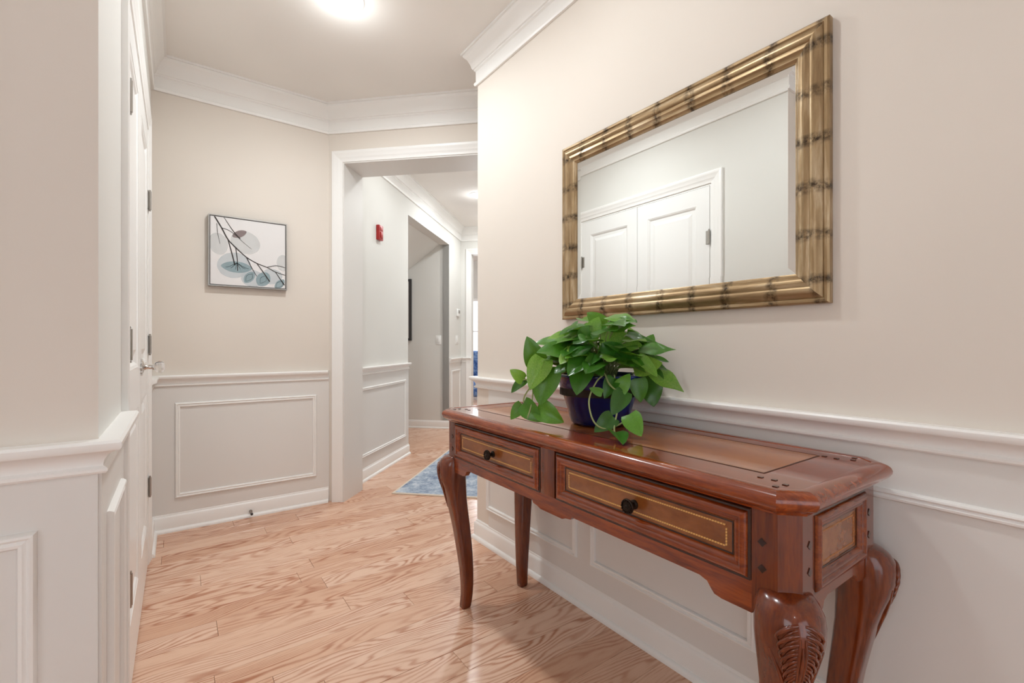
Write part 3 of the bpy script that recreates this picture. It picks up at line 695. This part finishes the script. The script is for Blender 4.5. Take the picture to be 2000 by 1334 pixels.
# cabriole legs: square section with rounded arrises, bowed along the diagonal, carved knees
LEG = [(.634, .008, .022, 2.3), (.632, .013, .034, 2.2), (.626, .020, .044, 2.15), (.615, .027, .051, 2.1), (.600, .032, .0565, 2.1), (.58, .0345, .058, 2.15), (.555, .034, .0565, 2.3), (.525, .031, .0515, 2.6), (.49, .024, .0445, 3.2), (.45, .016, .038, 3.8), (.40, .007, .0345, 4.5),
       (.34, -.004, .0315, 5), (.28, -.013, .0295, 5), (.22, -.021, .0275, 5), (.16, -.027, .025, 5), (.10, -.030, .0228, 5), (.055, -.029, .0212, 5), (.025, -.026, .0205, 5), (.006, -.023, .020, 5), (0, -.022, .018, 5)]
def legsec(z):
    for i in range(len(LEG) - 1):
        a, b = LEG[i], LEG[i + 1]
        if b[0] <= z <= a[0]:
            f = (a[0] - z) / (a[0] - b[0]); f2 = f
            return tuple(a[k] + (b[k] - a[k]) * f2 for k in range(1, 4))
    return LEG[-1][1:]
def legpt(cx, cy, sx, sy, z, th, out=0.0):
    """th measured from the outward diagonal"""
    o, h, n = legsec(z)
    base = math.atan2(sy, sx); a = base + th
    ca, sa = cos(a), sin(a)
    r = h / ((abs(ca) ** n + abs(sa) ** n) ** (1 / n)) + out
    return V3((cx + sx * o * .7071 + ca * r, cy + sy * o * .7071 + sa * r, z))
def leg(cx, cy, sx, sy):
    bm = bmesh.new(); seg = 40; rs = []
    zs = []
    for i in range(len(LEG) - 1):
        a, b = LEG[i][0], LEG[i + 1][0]; m_ = 3 if a - b > .02 else 1
        zs += [a + (b - a) * k / m_ for k in range(m_)]
    zs.append(0)
    for z in zs: rs.append([bm.verts.new(legpt(cx, cy, sx, sy, z, 2 * pi * j / seg)) for j in range(seg)])
    for i in range(len(rs) - 1):
        for j in range(seg): bm.faces.new((rs[i][j], rs[i][(j + 1) % seg], rs[i + 1][(j + 1) % seg], rs[i + 1][j]))
    bm.faces.new(rs[0][::-1]); bm.faces.new(rs[-1])
    o = fin(bm, 'leg', 'mah_z', TB, auto=60)
    # acanthus leaf: overlapping curled lobes each side of a smooth midrib, veins below
    bm = bmesh.new()
    def lobe(pts, r0):
        p = smooth_path([legpt(cx, cy, sx, sy, z, th, out) for z, th, out in pts], 4); n = len(p)
        tube(bm, p, [r0 * (.35 + .65 * sin(pi * min(1, .12 + .88 * i / (n - 1)))) for i in range(n)], 6)
    for side in (-1, 1):
        for k in range(9):
            z = .600 - k * .0150; sp = .66 - .050 * k
            lobe([(z, side * .10, -.001), (z - .004, side * (.10 + sp * .35), .0005), (z - .014, side * (.10 + sp * .70), .0012), (z - .026, side * (.10 + sp * .92), .0008), (z - .036, side * (.10 + sp * .80), .0002)], .0042 - k * .0002)
            lobe([(z - .007, side * .12, -.0015), (z - .014, side * (.12 + sp * .35), -.0002), (z - .026, side * (.12 + sp * .62), .0004)], .0030)
        lobe([(.58, side * .07, -.001), (.55, side * .10, .0), (.50, side * .08, .0), (.44, side * .03, -.001)], .0030)
        lobe([(.545, side * .95, -.0012), (.50, side * .62, .0004), (.455, side * .30, .0008), (.41, side * .08, -.0005)], .0045)
    lobe([(.565, 0, -.001), (.54, 0, .0008), (.48, 0, .0005), (.43, 0, -.001)], .0032)
    fin(bm, 'acanthus_carving', 'mah_z', o, auto=60)
for cx, sx in ((BX0 + .043, -1), (BX1 - .043, 1)):
    for cy, sy in ((BY0 + .043, -1), (BY1 - .043, 1)): leg(cx, cy, sx, sy)

TB.rotation_euler.z = radians(-0.6)       # stands a touch askew to the wall

# ------------------------------------------------------------------ wall mirror
MY0, MY1, MZ0, MZ1 = 0.485, 1.503, 1.198, 1.937
MR = thing('wall_mirror', (XR, (MY0 + MY1) / 2, MZ0), 'large rectangular mirror in an antique gold frame on the right wall', 'mirror')
mf = wframe((XR, 0, 0), (-1, 0, 0))
FRAME = [(0, .001), (0, .020), (.004, .024), (.010, .024), (.013, .021), (.018, .026), (.025, .031), (.032, .032), (.038, .029), (.041, .025), (.046, .027), (.052, .027), (.056, .023), (.060, .021), (.066, .021), (.070, .016), (.074, .014), (.074, .001)]
path = [(-MY1, MZ0), (-MY0, MZ0), (-MY0, MZ1), (-MY1, MZ1)]
for s, mm in ((0, 'gold_y'), (1, 'gold_z'), (2, 'gold_y'), (3, 'gold_z')):
    bm = bmesh.new(); sweep(bm, path, [(a * 1.13, b) for a, b in FRAME], True, mf, [s]); fin(bm, 'frame_rail', mm, MR, auto=40)
bm = bmesh.new(); i0, i1 = .079, .104
def mp(i, n): return [bm.verts.new((XR - n, y, z)) for y, z in ((MY1 - i, MZ0 + i), (MY0 + i, MZ0 + i), (MY0 + i, MZ1 - i), (MY1 - i, MZ1 - i))]
b0, b1, b2 = mp(i0, .006), mp(i0, .0114), mp(i1, .0118)
bm.faces.new(b2)
for k in range(4):
    bm.faces.new((b1[k], b1[(k + 1) % 4], b2[(k + 1) % 4], b2[k])); bm.faces.new((b0[k], b0[(k + 1) % 4], b1[(k + 1) % 4], b1[k]))
bm.faces.new(b0[::-1])
g = fin(bm, 'mirror_glass', 'mirror', MR); g['label'] = 'clear silvered glass with bevelled edge'

# ------------------------------------------------------------------ potted pothos
PX, PY, PZ = 1.165, 1.105, TZ
PL = thing('potted_pothos', (PX, PY, PZ), 'trailing green pothos in a navy glazed pot on the console', 'potted plant')
bm = bmesh.new()
lathe(bm, [(.070, 0), (.088, .002), (.096, .008), (.100, .020), (.106, .045), (.115, .075), (.125, .103), (.1275, .106), (.1275, .110), (.128, .113), (.131, .116), (.136, .135), (.141, .155), (.147, .160), (.149, .165), (.147, .169), (.140, .170), (.135, .165), (.130, .150), (.105, .148)], (PX, PY, PZ), (0, 0, 1), 56)
pot = fin(bm, 'pot', 'navy', PL, auto=50)
bm = bmesh.new(); lathe(bm, [(.134, .10), (.133, .146), (.08, .152), (.001, .155)], (PX, PY, PZ), (0, 0, 1), 32); fin(bm, 'soil', 'soil', PL)
def leaf_mesh(name, fold, droop, curl):
    nt, ns = 11, 7; bm = bmesh.new(); g = []
    for i in range(nt):
        t = i / (nt - 1); r = []
        hwid = 0.405 * (sin(pi * min(1, t ** .60)) ** .72) if 0 < t < 1 else 0.012
        hwid = max(hwid, .012)
        for j in range(ns):
            s = -1 + 2 * j / (ns - 1)
            x = s * hwid
            yy = t - .16 * (abs(s) ** 1.3) * (1 - t) ** 2.2 * (1 if i > 0 else .0)
            z = fold * abs(x) - droop * t * t + curl * sin(3 * t * pi) * s * .04 - .10 * (abs(s) ** 3) * hwid
            r.append(bm.verts.new((x, yy, z)))
        g.append(r)
    for i in range(nt - 1):
        for j in range(ns - 1): bm.faces.new((g[i][j], g[i][j + 1], g[i + 1][j + 1], g[i + 1][j]))
    bmesh.ops.remove_doubles(bm, verts=bm.verts, dist=1e-4)
    bmesh.ops.recalc_face_normals(bm, faces=bm.faces)
    me = bpy.data.meshes.new(name); bm.to_mesh(me); bm.free()
    for p in me.polygons: p.use_smooth = True
    me.materials.append(M['leaf']); return me
LM = [leaf_mesh('leaf_a', .22, .12, .4), leaf_mesh('leaf_b', .32, .22, -.6), leaf_mesh('leaf_c', .10, .06, .8), leaf_mesh('leaf_d', .45, .16, .3)]
lr = random.Random(5)
def put_leaf(base, tip, up, wid=1.0, mi=None):
    b, t = V3(base), V3(tip); ln = (t - b).length; yv = (t - b).normalized(); up = V3(up)
    z = (up - yv * up.dot(yv)).normalized(); x = yv.cross(z)
    Mx = Matrix(((x.x * ln * wid, yv.x * ln, z.x * ln, b.x), (x.y * ln * wid, yv.y * ln, z.y * ln, b.y), (x.z * ln * wid, yv.z * ln, z.z * ln, b.z), (0, 0, 0, 1)))
    o = bpy.data.objects.new('leaf', LM[lr.randrange(4) if mi is None else mi]); COL.objects.link(o)
    setpar(o, PL); o.matrix_basis = Mx; return o
LV = [
((0.92, 1.21, 0.974), (0.876, 1.218, 1.009), 'c'), ((0.962, 1.156, 1.045), (0.90, 1.151, 0.955), 'c'), ((0.975, 1.146, 1.019), (0.923, 1.134, 0.905), 'c'), ((0.928, 1.204, 0.974), (0.885, 1.236, 0.937), 'u'),
((0.946, 1.167, 0.888), (0.975, 1.085, 0.848), 'c'), ((0.92, 1.21, 0.897), (0.934, 1.143, 0.845), 'c'), ((0.93, 1.228, 0.891), (0.889, 1.24, 0.846), 'c'),
((1.012, 1.02, 1.013), (0.955, 1.0, 0.949), 'c'),
((1.090, 0.93, 0.950), (1.030, 0.925, 0.888), 'c'), ((1.078, 0.948, 0.946), (1.101, 0.92, 1.003), 'c'), ((1.038, 0.928, 0.878), (0.973, 0.935, 0.845), 'c'), ((1.060, 0.888, 0.888), (1.045, 0.835, 0.838), 'c'),
((0.998, 0.885, 0.844), (0.955, 0.818, 0.838), 'u'), ((1.026, 0.961, 0.945), (0.996, 0.983, 0.960), 'c'), ((1.086, 0.967, 0.987), (1.042, 0.967, 0.932), 'c'), ((1.177, 0.951, 0.984), (1.177, 0.939, 0.909), 'c'),
((1.244, 0.952, 1.012), (1.285, 0.856, 0.947), 'u'), ((1.236, 0.957, 1.006), (1.225, 0.929, 0.893), 'c'), ((1.201, 0.983, 1.045), (1.248, 0.89, 1.020), 'u'),
((0.974, 1.196, 1.018), (0.919, 1.187, 1.108), 'c'), ((1.18, 1.096, 1.145), (1.116, 1.106, 1.198), 'c'), ((1.300, 1.032, 1.055), (1.330, 1.007, 1.126), 'c'), ((1.115, 1.055, 1.095), (1.180, 0.940, 1.094), 'c'),
((1.081, 1.143, 1.113), (1.000, 1.175, 1.125), 'u'), ((1.109, 1.099, 1.121), (1.020, 1.111, 1.143), 'u'), ((1.026, 1.109, 1.066), (0.924, 1.131, 1.082), 'u'), ((1.031, 1.044, 1.047), (0.950, 1.037, 1.060), 'u'),
((1.13, 1.096, 1.135), (1.175, 1.020, 1.170), 'u'), ((1.078, 1.023, 1.066), (1.121, 0.912, 1.056), 'u'), ((1.096, 0.997, 1.047), (1.146, 0.893, 1.022), 'u'), ((1.03, 1.02, 1.05), (1.022, 0.955, 1.000), 'c'),
((1.039, 1.075, 1.079), (0.948, 1.064, 1.040), 'u'), ((1.165, 1.071, 1.113), (1.216, 1.033, 1.150), 'c'), ((1.213, 1.035, 1.113), (1.275, 0.985, 1.094), 'u'), ((1.235, 1.032, 1.078), (1.305, 0.965, 1.052), 'u'),
((1.095, 1.084, 1.112), (1.122, 1.065, 1.182), 'c'), ((1.06, 1.085, 1.103), (1.051, 1.042, 1.150), 'c')]
tocam = V3((-.72, -.68, .12))
for b, t, k in LV:
    up = tocam + V3((lr.uniform(-.25, .25), lr.uniform(-.25, .25), lr.uniform(0, .5))) if k == 'c' else V3((-.38 + lr.uniform(-.3, .3), -.38 + lr.uniform(-.3, .3), .9))
    put_leaf(b, t, up, lr.uniform(.80, .98) if b[2] < 1.0 else lr.uniform(.88, 1.08))
stems = bmesh.new(); stem_list = []
for i in range(60):                                   # the crown: leaves on petioles all round the pot
    a = i * 2.39996 + lr.uniform(-.2, .2); f = (i + .5) / 60
    rr = .02 + .135 * sqrt(f); z = .195 + .150 * (1 - f) ** .8 + lr.uniform(-.03, .035)
    b = V3((PX - .02 + cos(a) * rr * .85, PY - .02 + sin(a) * rr * 1.02, PZ + z))
    ln = lr.uniform(.065, .115); hd = a + lr.uniform(-.5, .5)
    t = b + V3((cos(hd), sin(hd), lr.uniform(-.45, .35) - .1 * f)).normalized() * ln
    if t.x > 1.345 or b.x > 1.33: continue
    put_leaf(b, t, V3((cos(a) * .5, sin(a) * .5, .9)) + V3((-.25, -.25, 0)), lr.uniform(.85, 1.05))
    stem_list.append([(PX + cos(a) * .05, PY + sin(a) * .05, PZ + .145), V3((PX, PY, PZ + .15)).lerp(b, .55) + V3((0, 0, .02)), b])
for i in range(34):                                   # shorter leaves filling the middle of the crown
    a = i * 2.39996 + 1.0; f = (i + .5) / 34
    rr = .05 + .085 * sqrt(f); b = V3((PX - .015 + cos(a) * rr * .85, PY - .015 + sin(a) * rr, PZ + .185 + .085 * (1 - f) + lr.uniform(-.02, .02)))
    ln = lr.uniform(.055, .095); hd = a + lr.uniform(-.8, .8)
    t = b + V3((cos(hd), sin(hd), lr.uniform(-.5, .7))).normalized() * ln
    if t.x > 1.345: continue
    put_leaf(b, t, V3((cos(a) * .6, sin(a) * .6, .7)) + V3((-.3, -.3, 0)), lr.uniform(.85, 1.1))
    stem_list.append([(PX + cos(a) * .04, PY + sin(a) * .04, PZ + .145), V3((PX, PY, PZ + .15)).lerp(b, .55) + V3((0, 0, .015)), b])
for q in stem_list:
    bm = bmesh.new(); tube(bm, smooth_path(q, 4), .0022, 6); fin(bm, 'petiole', 'vine', PL, True)
VN = [[(1.075, 0.995, 1.0), (1.028, 0.984, 0.98), (0.996, 0.983, 0.935), (0.982, 0.968, 0.896), (0.984, 0.948, 0.86), (1.007, 0.926, 0.846), (1.051, 0.906, 0.862), (1.06, 0.89, 0.884)],
[(1.094, 0.974, 0.997), (1.066, 0.945, 0.941), (1.055, 0.928, 0.898), (1.025, 0.913, 0.853), (1.0, 0.887, 0.836)],
[(1.02, 1.118, 1.005), (0.965, 1.150, 1.000), (0.925, 1.195, 0.937), (0.923, 1.208, 0.897), (0.949, 1.167, 0.886)],
[(1.02, 1.113, 1.0), (0.943, 1.164, 0.985), (0.93, 1.179, 0.896), (0.919, 1.187, 0.85)],
[(1.177, 0.973, 0.998), (1.223, 0.955, 1.012), (1.248, 0.949, 1.01)],
[(0.953, 1.162, 1.04), (1.0, 1.111, 0.995)], [(1.02, 1.113, 1.0), (0.953, 1.162, 0.985), (0.92, 1.21, 0.974)],
[(1.068, 0.992, 1.008), (1.058, 0.962, 0.971), (1.076, 0.938, 0.949), (1.104, 0.93, 0.955)]]
for q in VN:
    bm = bmesh.new(); tube(bm, smooth_path(q, 6), .0025, 7); fin(bm, 'vine', 'vine', PL, True)

# ------------------------------------------------------------------ botanical print
QX0, QX1, QZ0, QZ1 = 0.150, 0.583, 1.447, 1.880; QD = .036
PR = thing('wall_print', ((QX0 + QX1) / 2, YE, QZ0), 'square eucalyptus branch print in thin silver frame on the end wall', 'picture')
pf = wframe((0, YE, 0), (0, -1, 0))
for s in range(4):
    bm = bmesh.new(); sweep(bm, [(QX0, QZ0), (QX1, QZ0), (QX1, QZ1), (QX0, QZ1)], [(0, .001), (0, QD), (.006, QD), (.006, .001)], True, pf, [s]); fin(bm, 'frame_side', 'silver', PR)
bm = bmesh.new(); sweep(bm, [(QX0 + .006, QZ0 + .006), (QX1 - .006, QZ0 + .006), (QX1 - .006, QZ1 - .006), (QX0 + .006, QZ1 - .006)], [(0, .001), (0, QD - .004), (.005, QD - .004), (.005, .001)], True, pf); fin(bm, 'frame_gap', 'silverdark', PR)
cv = box('canvas', (QX0 + .011, YE - QD + .004, QZ0 + .011), (QX1 - .011, YE - .002, QZ1 - .011), 'canvas', PR)
CW = QX1 - QX0 - .022; yprint = YE - QD + .004; lay = [0]
def pp(u, v, d): return V3((QX0 + .011 + u * CW, yprint - d, QZ0 + .011 + v * CW))
def clipuv(u, v): return min(1, max(0, u)), min(1, max(0, v))
def blot(cu, cv_, ru, rv, rot, m, name='printed_leaf', tipn=0.0):
    lay[0] += 1; d = .0002 + lay[0] * .00006; pts = []
    for i in range(36):
        a = 2 * pi * i / 36; x = ru * cos(a); yv = rv * sin(a) * (1 - tipn * abs(cos(a)) ** 3)
        u = cu + x * cos(rot) - yv * sin(rot); v = cv_ + x * sin(rot) + yv * cos(rot); pts.append(pp(*clipuv(u, v), d))
    pyd(name, pts, [tuple(range(36))], m, cv)
def stroke(pts, w0, w1, m='ink_dark', name='printed_stem'):
    lay[0] += 1; d = .0002 + lay[0] * .00006; P = smooth_path([(p[0], p[1], 0) for p in pts], 6); n = len(P); A, B = [], []
    for i, p in enumerate(P):
        t = (P[min(i + 1, n - 1)] - P[max(i - 1, 0)]).normalized(); w = 1.25 * (w0 + (w1 - w0) * i / (n - 1)); q = V3((-t.y, t.x, 0)) * w
        A.append(pp(*clipuv((p + q).x, (p + q).y), d)); B.append(pp(*clipuv((p - q).x, (p - q).y), d))
    pyd(name, A + B, [(i, i + 1, n + i + 1, n + i) for i in range(n - 1)], m, cv)
blot(.10, .60, .12, .16, .2, 'ink_pale'); blot(.45, .66, .20, .17, -.4, 'ink_pale'); blot(.30, .30, .22, .19, .3, 'ink_wash')
blot(.55, .12, .16, .13, 0, 'ink_wash'); blot(.80, .17, .16, .12, .2, 'ink_wash'); blot(.97, .40, .09, .13, 0, 'ink_pale')
blot(.335, .275, .205, .085, -.02, 'ink_blue', tipn=.35); blot(.50, .135, .105, .062, .95, 'ink_blue', tipn=.3); blot(.69, .12, .12, .095, 1.0, 'ink_blue', tipn=.2); blot(.92, .06, .10, .055, .9, 'ink_blue', tipn=.3)
blot(.37, .78, .105, .05, .5, 'ink_mauve', tipn=.3)
stroke([(.05, 1.0), (.14, .84), (.22, .68), (.32, .57), (.46, .44), (.60, .36), (.74, .31), (.86, .25), (1.0, .21)], .0075, .004)
stroke([(.17, 1.0), (.27, .84), (.33, .76), (.38, .71)], .003, .007); stroke([(.14, .84), (.22, .82), (.30, .77), (.42, .66), (.53, .57)], .004, .0015)
stroke([(.08, .90), (.09, .76), (.12, .60)], .003, .002)
stroke([(.22, .68), (.27, .48), (.31, .30)], .005, .007); stroke([(.32, .57), (.34, .40), (.345, .22)], .005, .004)
stroke([(.46, .44), (.53, .29), (.60, .16)], .005, .003); stroke([(.60, .36), (.69, .23), (.78, .09)], .004, .007); stroke([(.86, .25), (.95, .11), (.99, .05)], .004, .007)
stroke([(.74, .31), (.87, .35), (1.0, .33)], .004, .003)
for a in (-.9, -.5, -.1, .3, .7, 1.0): stroke([(.335, .34), (.335 + a * .10, .28), (.335 + a * .16, .235 + abs(a) * .03)], .003, .0015, 'ink_vein', 'printed_vein')
for cu, cv_, ro in ((.50, .135, .95), (.69, .12, 1.0), (.92, .06, .9)):
    for a in (-.035, .035): stroke([(cu + .07 * cos(ro), cv_ + .07 * sin(ro)), (cu + a, cv_ - a * .6), (cu - .08 * cos(ro), cv_ - .08 * sin(ro))], .002, .0012, 'ink_vein', 'printed_vein')

# ------------------------------------------------------------------ small fittings
bm = bmesh.new()
px, pz = .375, .036
tube(bm, [(px, YE - .018, pz), (px, YE - .024, pz)], .010, 14)
hel = [(px + .0055 * cos(i * .9), YE - .024 - i * .0011, pz + .0055 * sin(i * .9)) for i in range(46)]; tube(bm, hel, .0011, 5)
ds = thing('door_stop', (px, YE - .02, 0), 'small spring door stop on the end wall baseboard', 'door stop'); fin(bm, 'spring', 'hinge', ds, auto=40)
bm = bmesh.new(); lathe(bm, [(.006, 0), (.0075, .002), (.0075, .011), (.005, .013)], (px, YE - .073, pz), (0, -1, 0), 14); fin(bm, 'rubber_tip', 'blind', ds, auto=40)

def on_hall(s, z): return wframe(V3(st(s, TL)) .to_3d() + V3((0, 0, z)), nh)
def plate(name, fr, w, h, d, m, label, cat, bev=.003, kind=None):
    O, ex, ey, ez = fr; th = thing(name, O, label, cat)
    bm = bmesh.new(); bm_box(bm, (-w / 2, -h / 2, 0), (w / 2, h / 2, d), bev)
    R = Matrix((ex, ey, ez)).transposed()
    for v in bm.verts: v.co = O + R @ v.co
    return th, fin(bm, 'cover', m, th, auto=40), R, O
def extra(th, R, O, nm, lo, hi, m, bev=.001):
    bm = bmesh.new(); bm_box(bm, lo, hi, bev)
    for v in bm.verts: v.co = O + R @ v.co
    return fin(bm, nm, m, th, auto=40)
th, b_, R, O = plate('fire_alarm', on_hall(5.273, 2.045), .078, .125, .03, 'red', 'red wall alarm box high on the hall wall', 'alarm', .004)
extra(th, R, O, 'strobe_lens', (-.018, -.045, .03), (.018, .005, .036), 'red', .002); extra(th, R, O, 'grille', (-.026, .016, .03), (.026, .05, .032), 'red')
th, b_, R, O = plate('thermostat', on_hall(8.77, 1.53), .13, .10, .024, 'plate', 'white thermostat above the switch on the hall wall', 'thermostat', .006)
extra(th, R, O, 'display', (-.04, -.01, .024), (.04, .035, .0255), 'silver')
th, b_, R, O = plate('light_switch', on_hall(8.70, 1.155), .115, .118, .007, 'plate', 'white double light switch below the hall thermostat', 'light switch')
for a in (-.024, .024): extra(th, R, O, 'rocker', (a - .016, -.033, .007), (a + .016, .033, .011), 'plate')
fr_p = wframe(V3(st(S2, 2.69)).to_3d() + V3((0, 0, 1.15)), nd)
th, b_, R, O = plate('light_switch', fr_p, .072, .118, .007, 'plate', 'single white light switch on the side passage wall', 'light switch')
extra(th, R, O, 'rocker', (-.016, -.033, .007), (.016, .033, .011), 'plate')
# dark framed picture on the passage wall, mostly hidden
t0, t1 = 3.205, 4.0
fp = wframe(st(S2, 0) + (0,), nd)
PP = thing('framed_picture', st(S2, 3.6) + (1.144,), 'dark framed picture mostly hidden by the passage opening', 'picture')
bm = bmesh.new(); sweep(bm, [(-t1 / sqrt(2), 1.144), (-t0 / sqrt(2), 1.144), (-t0 / sqrt(2), 1.949), (-t1 / sqrt(2), 1.949)], [(0, .001), (0, .03), (.03, .03), (.03, .001)], True, fp); fin(bm, 'frame', 'blind', PP)
O, ex, ey, ez = fp
vs_ = [O + ex * a + ey * b + ez * c for c in (.002, .018) for a, b in ((-t1 / sqrt(2) + .02, 1.164), (-t0 / sqrt(2) - .02, 1.164), (-t0 / sqrt(2) - .02, 1.929), (-t1 / sqrt(2) + .02, 1.929))]
pyd('print', vs_, [(0, 1, 2, 3), (4, 5, 6, 7), (0, 1, 5, 4), (1, 2, 6, 5), (2, 3, 7, 6), (3, 0, 4, 7)], 'canvas', PP)

# ------------------------------------------------------------------ hall rug
def rugpoly(s0, s1, t0, t1): return [st(s0, t0), st(s1, t0), st(s1, t1), st(s0, t1)]
RG = thing('hall_rug', st(5.9, 1.5) + (0,), 'mottled blue runner rug with cream edge in the hall', 'rug')
bm = bmesh.new(); prism(bm, rugpoly(4.545, 7.7, 0.99, 1.958), .0006, .0095); fin(bm, 'pile', 'rug', RG)
bm = bmesh.new(); fr = (V3((0, 0, .0006)), V3((1, 0, 0)), V3((0, 1, 0)), V3((0, 0, 1)))
sweep(bm, rugpoly(4.518, 7.727, 0.963, 1.985), [(0, 0), (0, .007), (.004, .0095), (.016, .0095), (.0195, .008), (.0195, 0)], True, fr); fin(bm, 'binding', 'rugedge', RG)

# ------------------------------------------------------------------ blue armchair in the far room
AC = thing('armchair', st(11.0, 2.55) + (0,), 'blue patterned armchair in the bright far room', 'chair')
ca = V3(st(11.0, 2.55)).to_3d(); Ra = Matrix.Rotation(radians(-135 + 90), 3, 'Z')
def acbox(nm, lo, hi, m, bev):
    bm = bmesh.new(); bm_box(bm, lo, hi, bev, 3)
    for v in bm.verts: v.co = ca + Ra @ v.co
    return fin(bm, nm, m, AC, auto=50)
acbox('seat', (-.30, -.32, .22), (.30, .28, .46), 'bluefab', .05); acbox('backrest', (-.33, .20, .30), (.33, .36, .98), 'bluefab', .06)
acbox('armrest', (-.40, -.32, .20), (-.27, .30, .62), 'bluefab', .05); acbox('armrest', (.27, -.32, .20), (.40, .30, .62), 'bluefab', .05)
for sx in (-.33, .33):
    for sy in (-.27, .28): acbox('leg', (sx - .02, sy - .02, 0), (sx + .02, sy + .02, .23), 'bronze', .004)

# ------------------------------------------------------------------ recessed ceiling lights
LAMP = (.912, .97, .995)
def downlight(x, y, label, power):
    th = thing('recessed_light', (x, y, ZC), label, 'ceiling light', 'recessed ceiling lights')
    bm = bmesh.new(); lathe(bm, [(.095, 0), (.095, -.003), (.088, -.006), (.074, -.006), (.070, -.002), (.070, 0)], (x, y, ZC), (0, 0, 1), 40); fin(bm, 'trim_ring', 'plate', th, auto=40)
    bm = bmesh.new(); lathe(bm, [(.070, -.001), (.066, -.012), (.055, -.021), (.035, -.027), (.001, -.029)], (x, y, ZC), (0, 0, 1), 40); fin(bm, 'lens', 'lens', th, True)
    area_light('bulb', (x, y, ZC - .034), (x, y, 0), .13, .13, power * .80, LAMP, 'DISK', 176, th)
    pd = bpy.data.lights.new('side_glow', 'POINT'); pd.energy = power * .08; pd.color = LAMP; pd.shadow_soft_size = .045     # light leaving the domed lens sideways
    po = bpy.data.objects.new('side_glow', pd); COL.objects.link(po); po.location = (x, y, ZC - .12); setpar(po, th)
downlight(.645, 2.27, 'recessed ceiling light nearest the angled opening', 18)
downlight(.62, 1.12, 'recessed ceiling light above the console, out of view', 9)
downlight(-.4, -1.1, 'recessed fill light added by the front entrance, out of view', 1.2)  # unseen lamp added as weak fill behind the camera
downlight(2.685, 4.36, 'recessed ceiling light at the hall corner edge', 14)
downlight(3.3, 4.95, 'recessed ceiling light deep in the hall, out of view', 10)
downlight(1.75, 3.42, 'recessed ceiling light just inside the hall, out of view', 6)
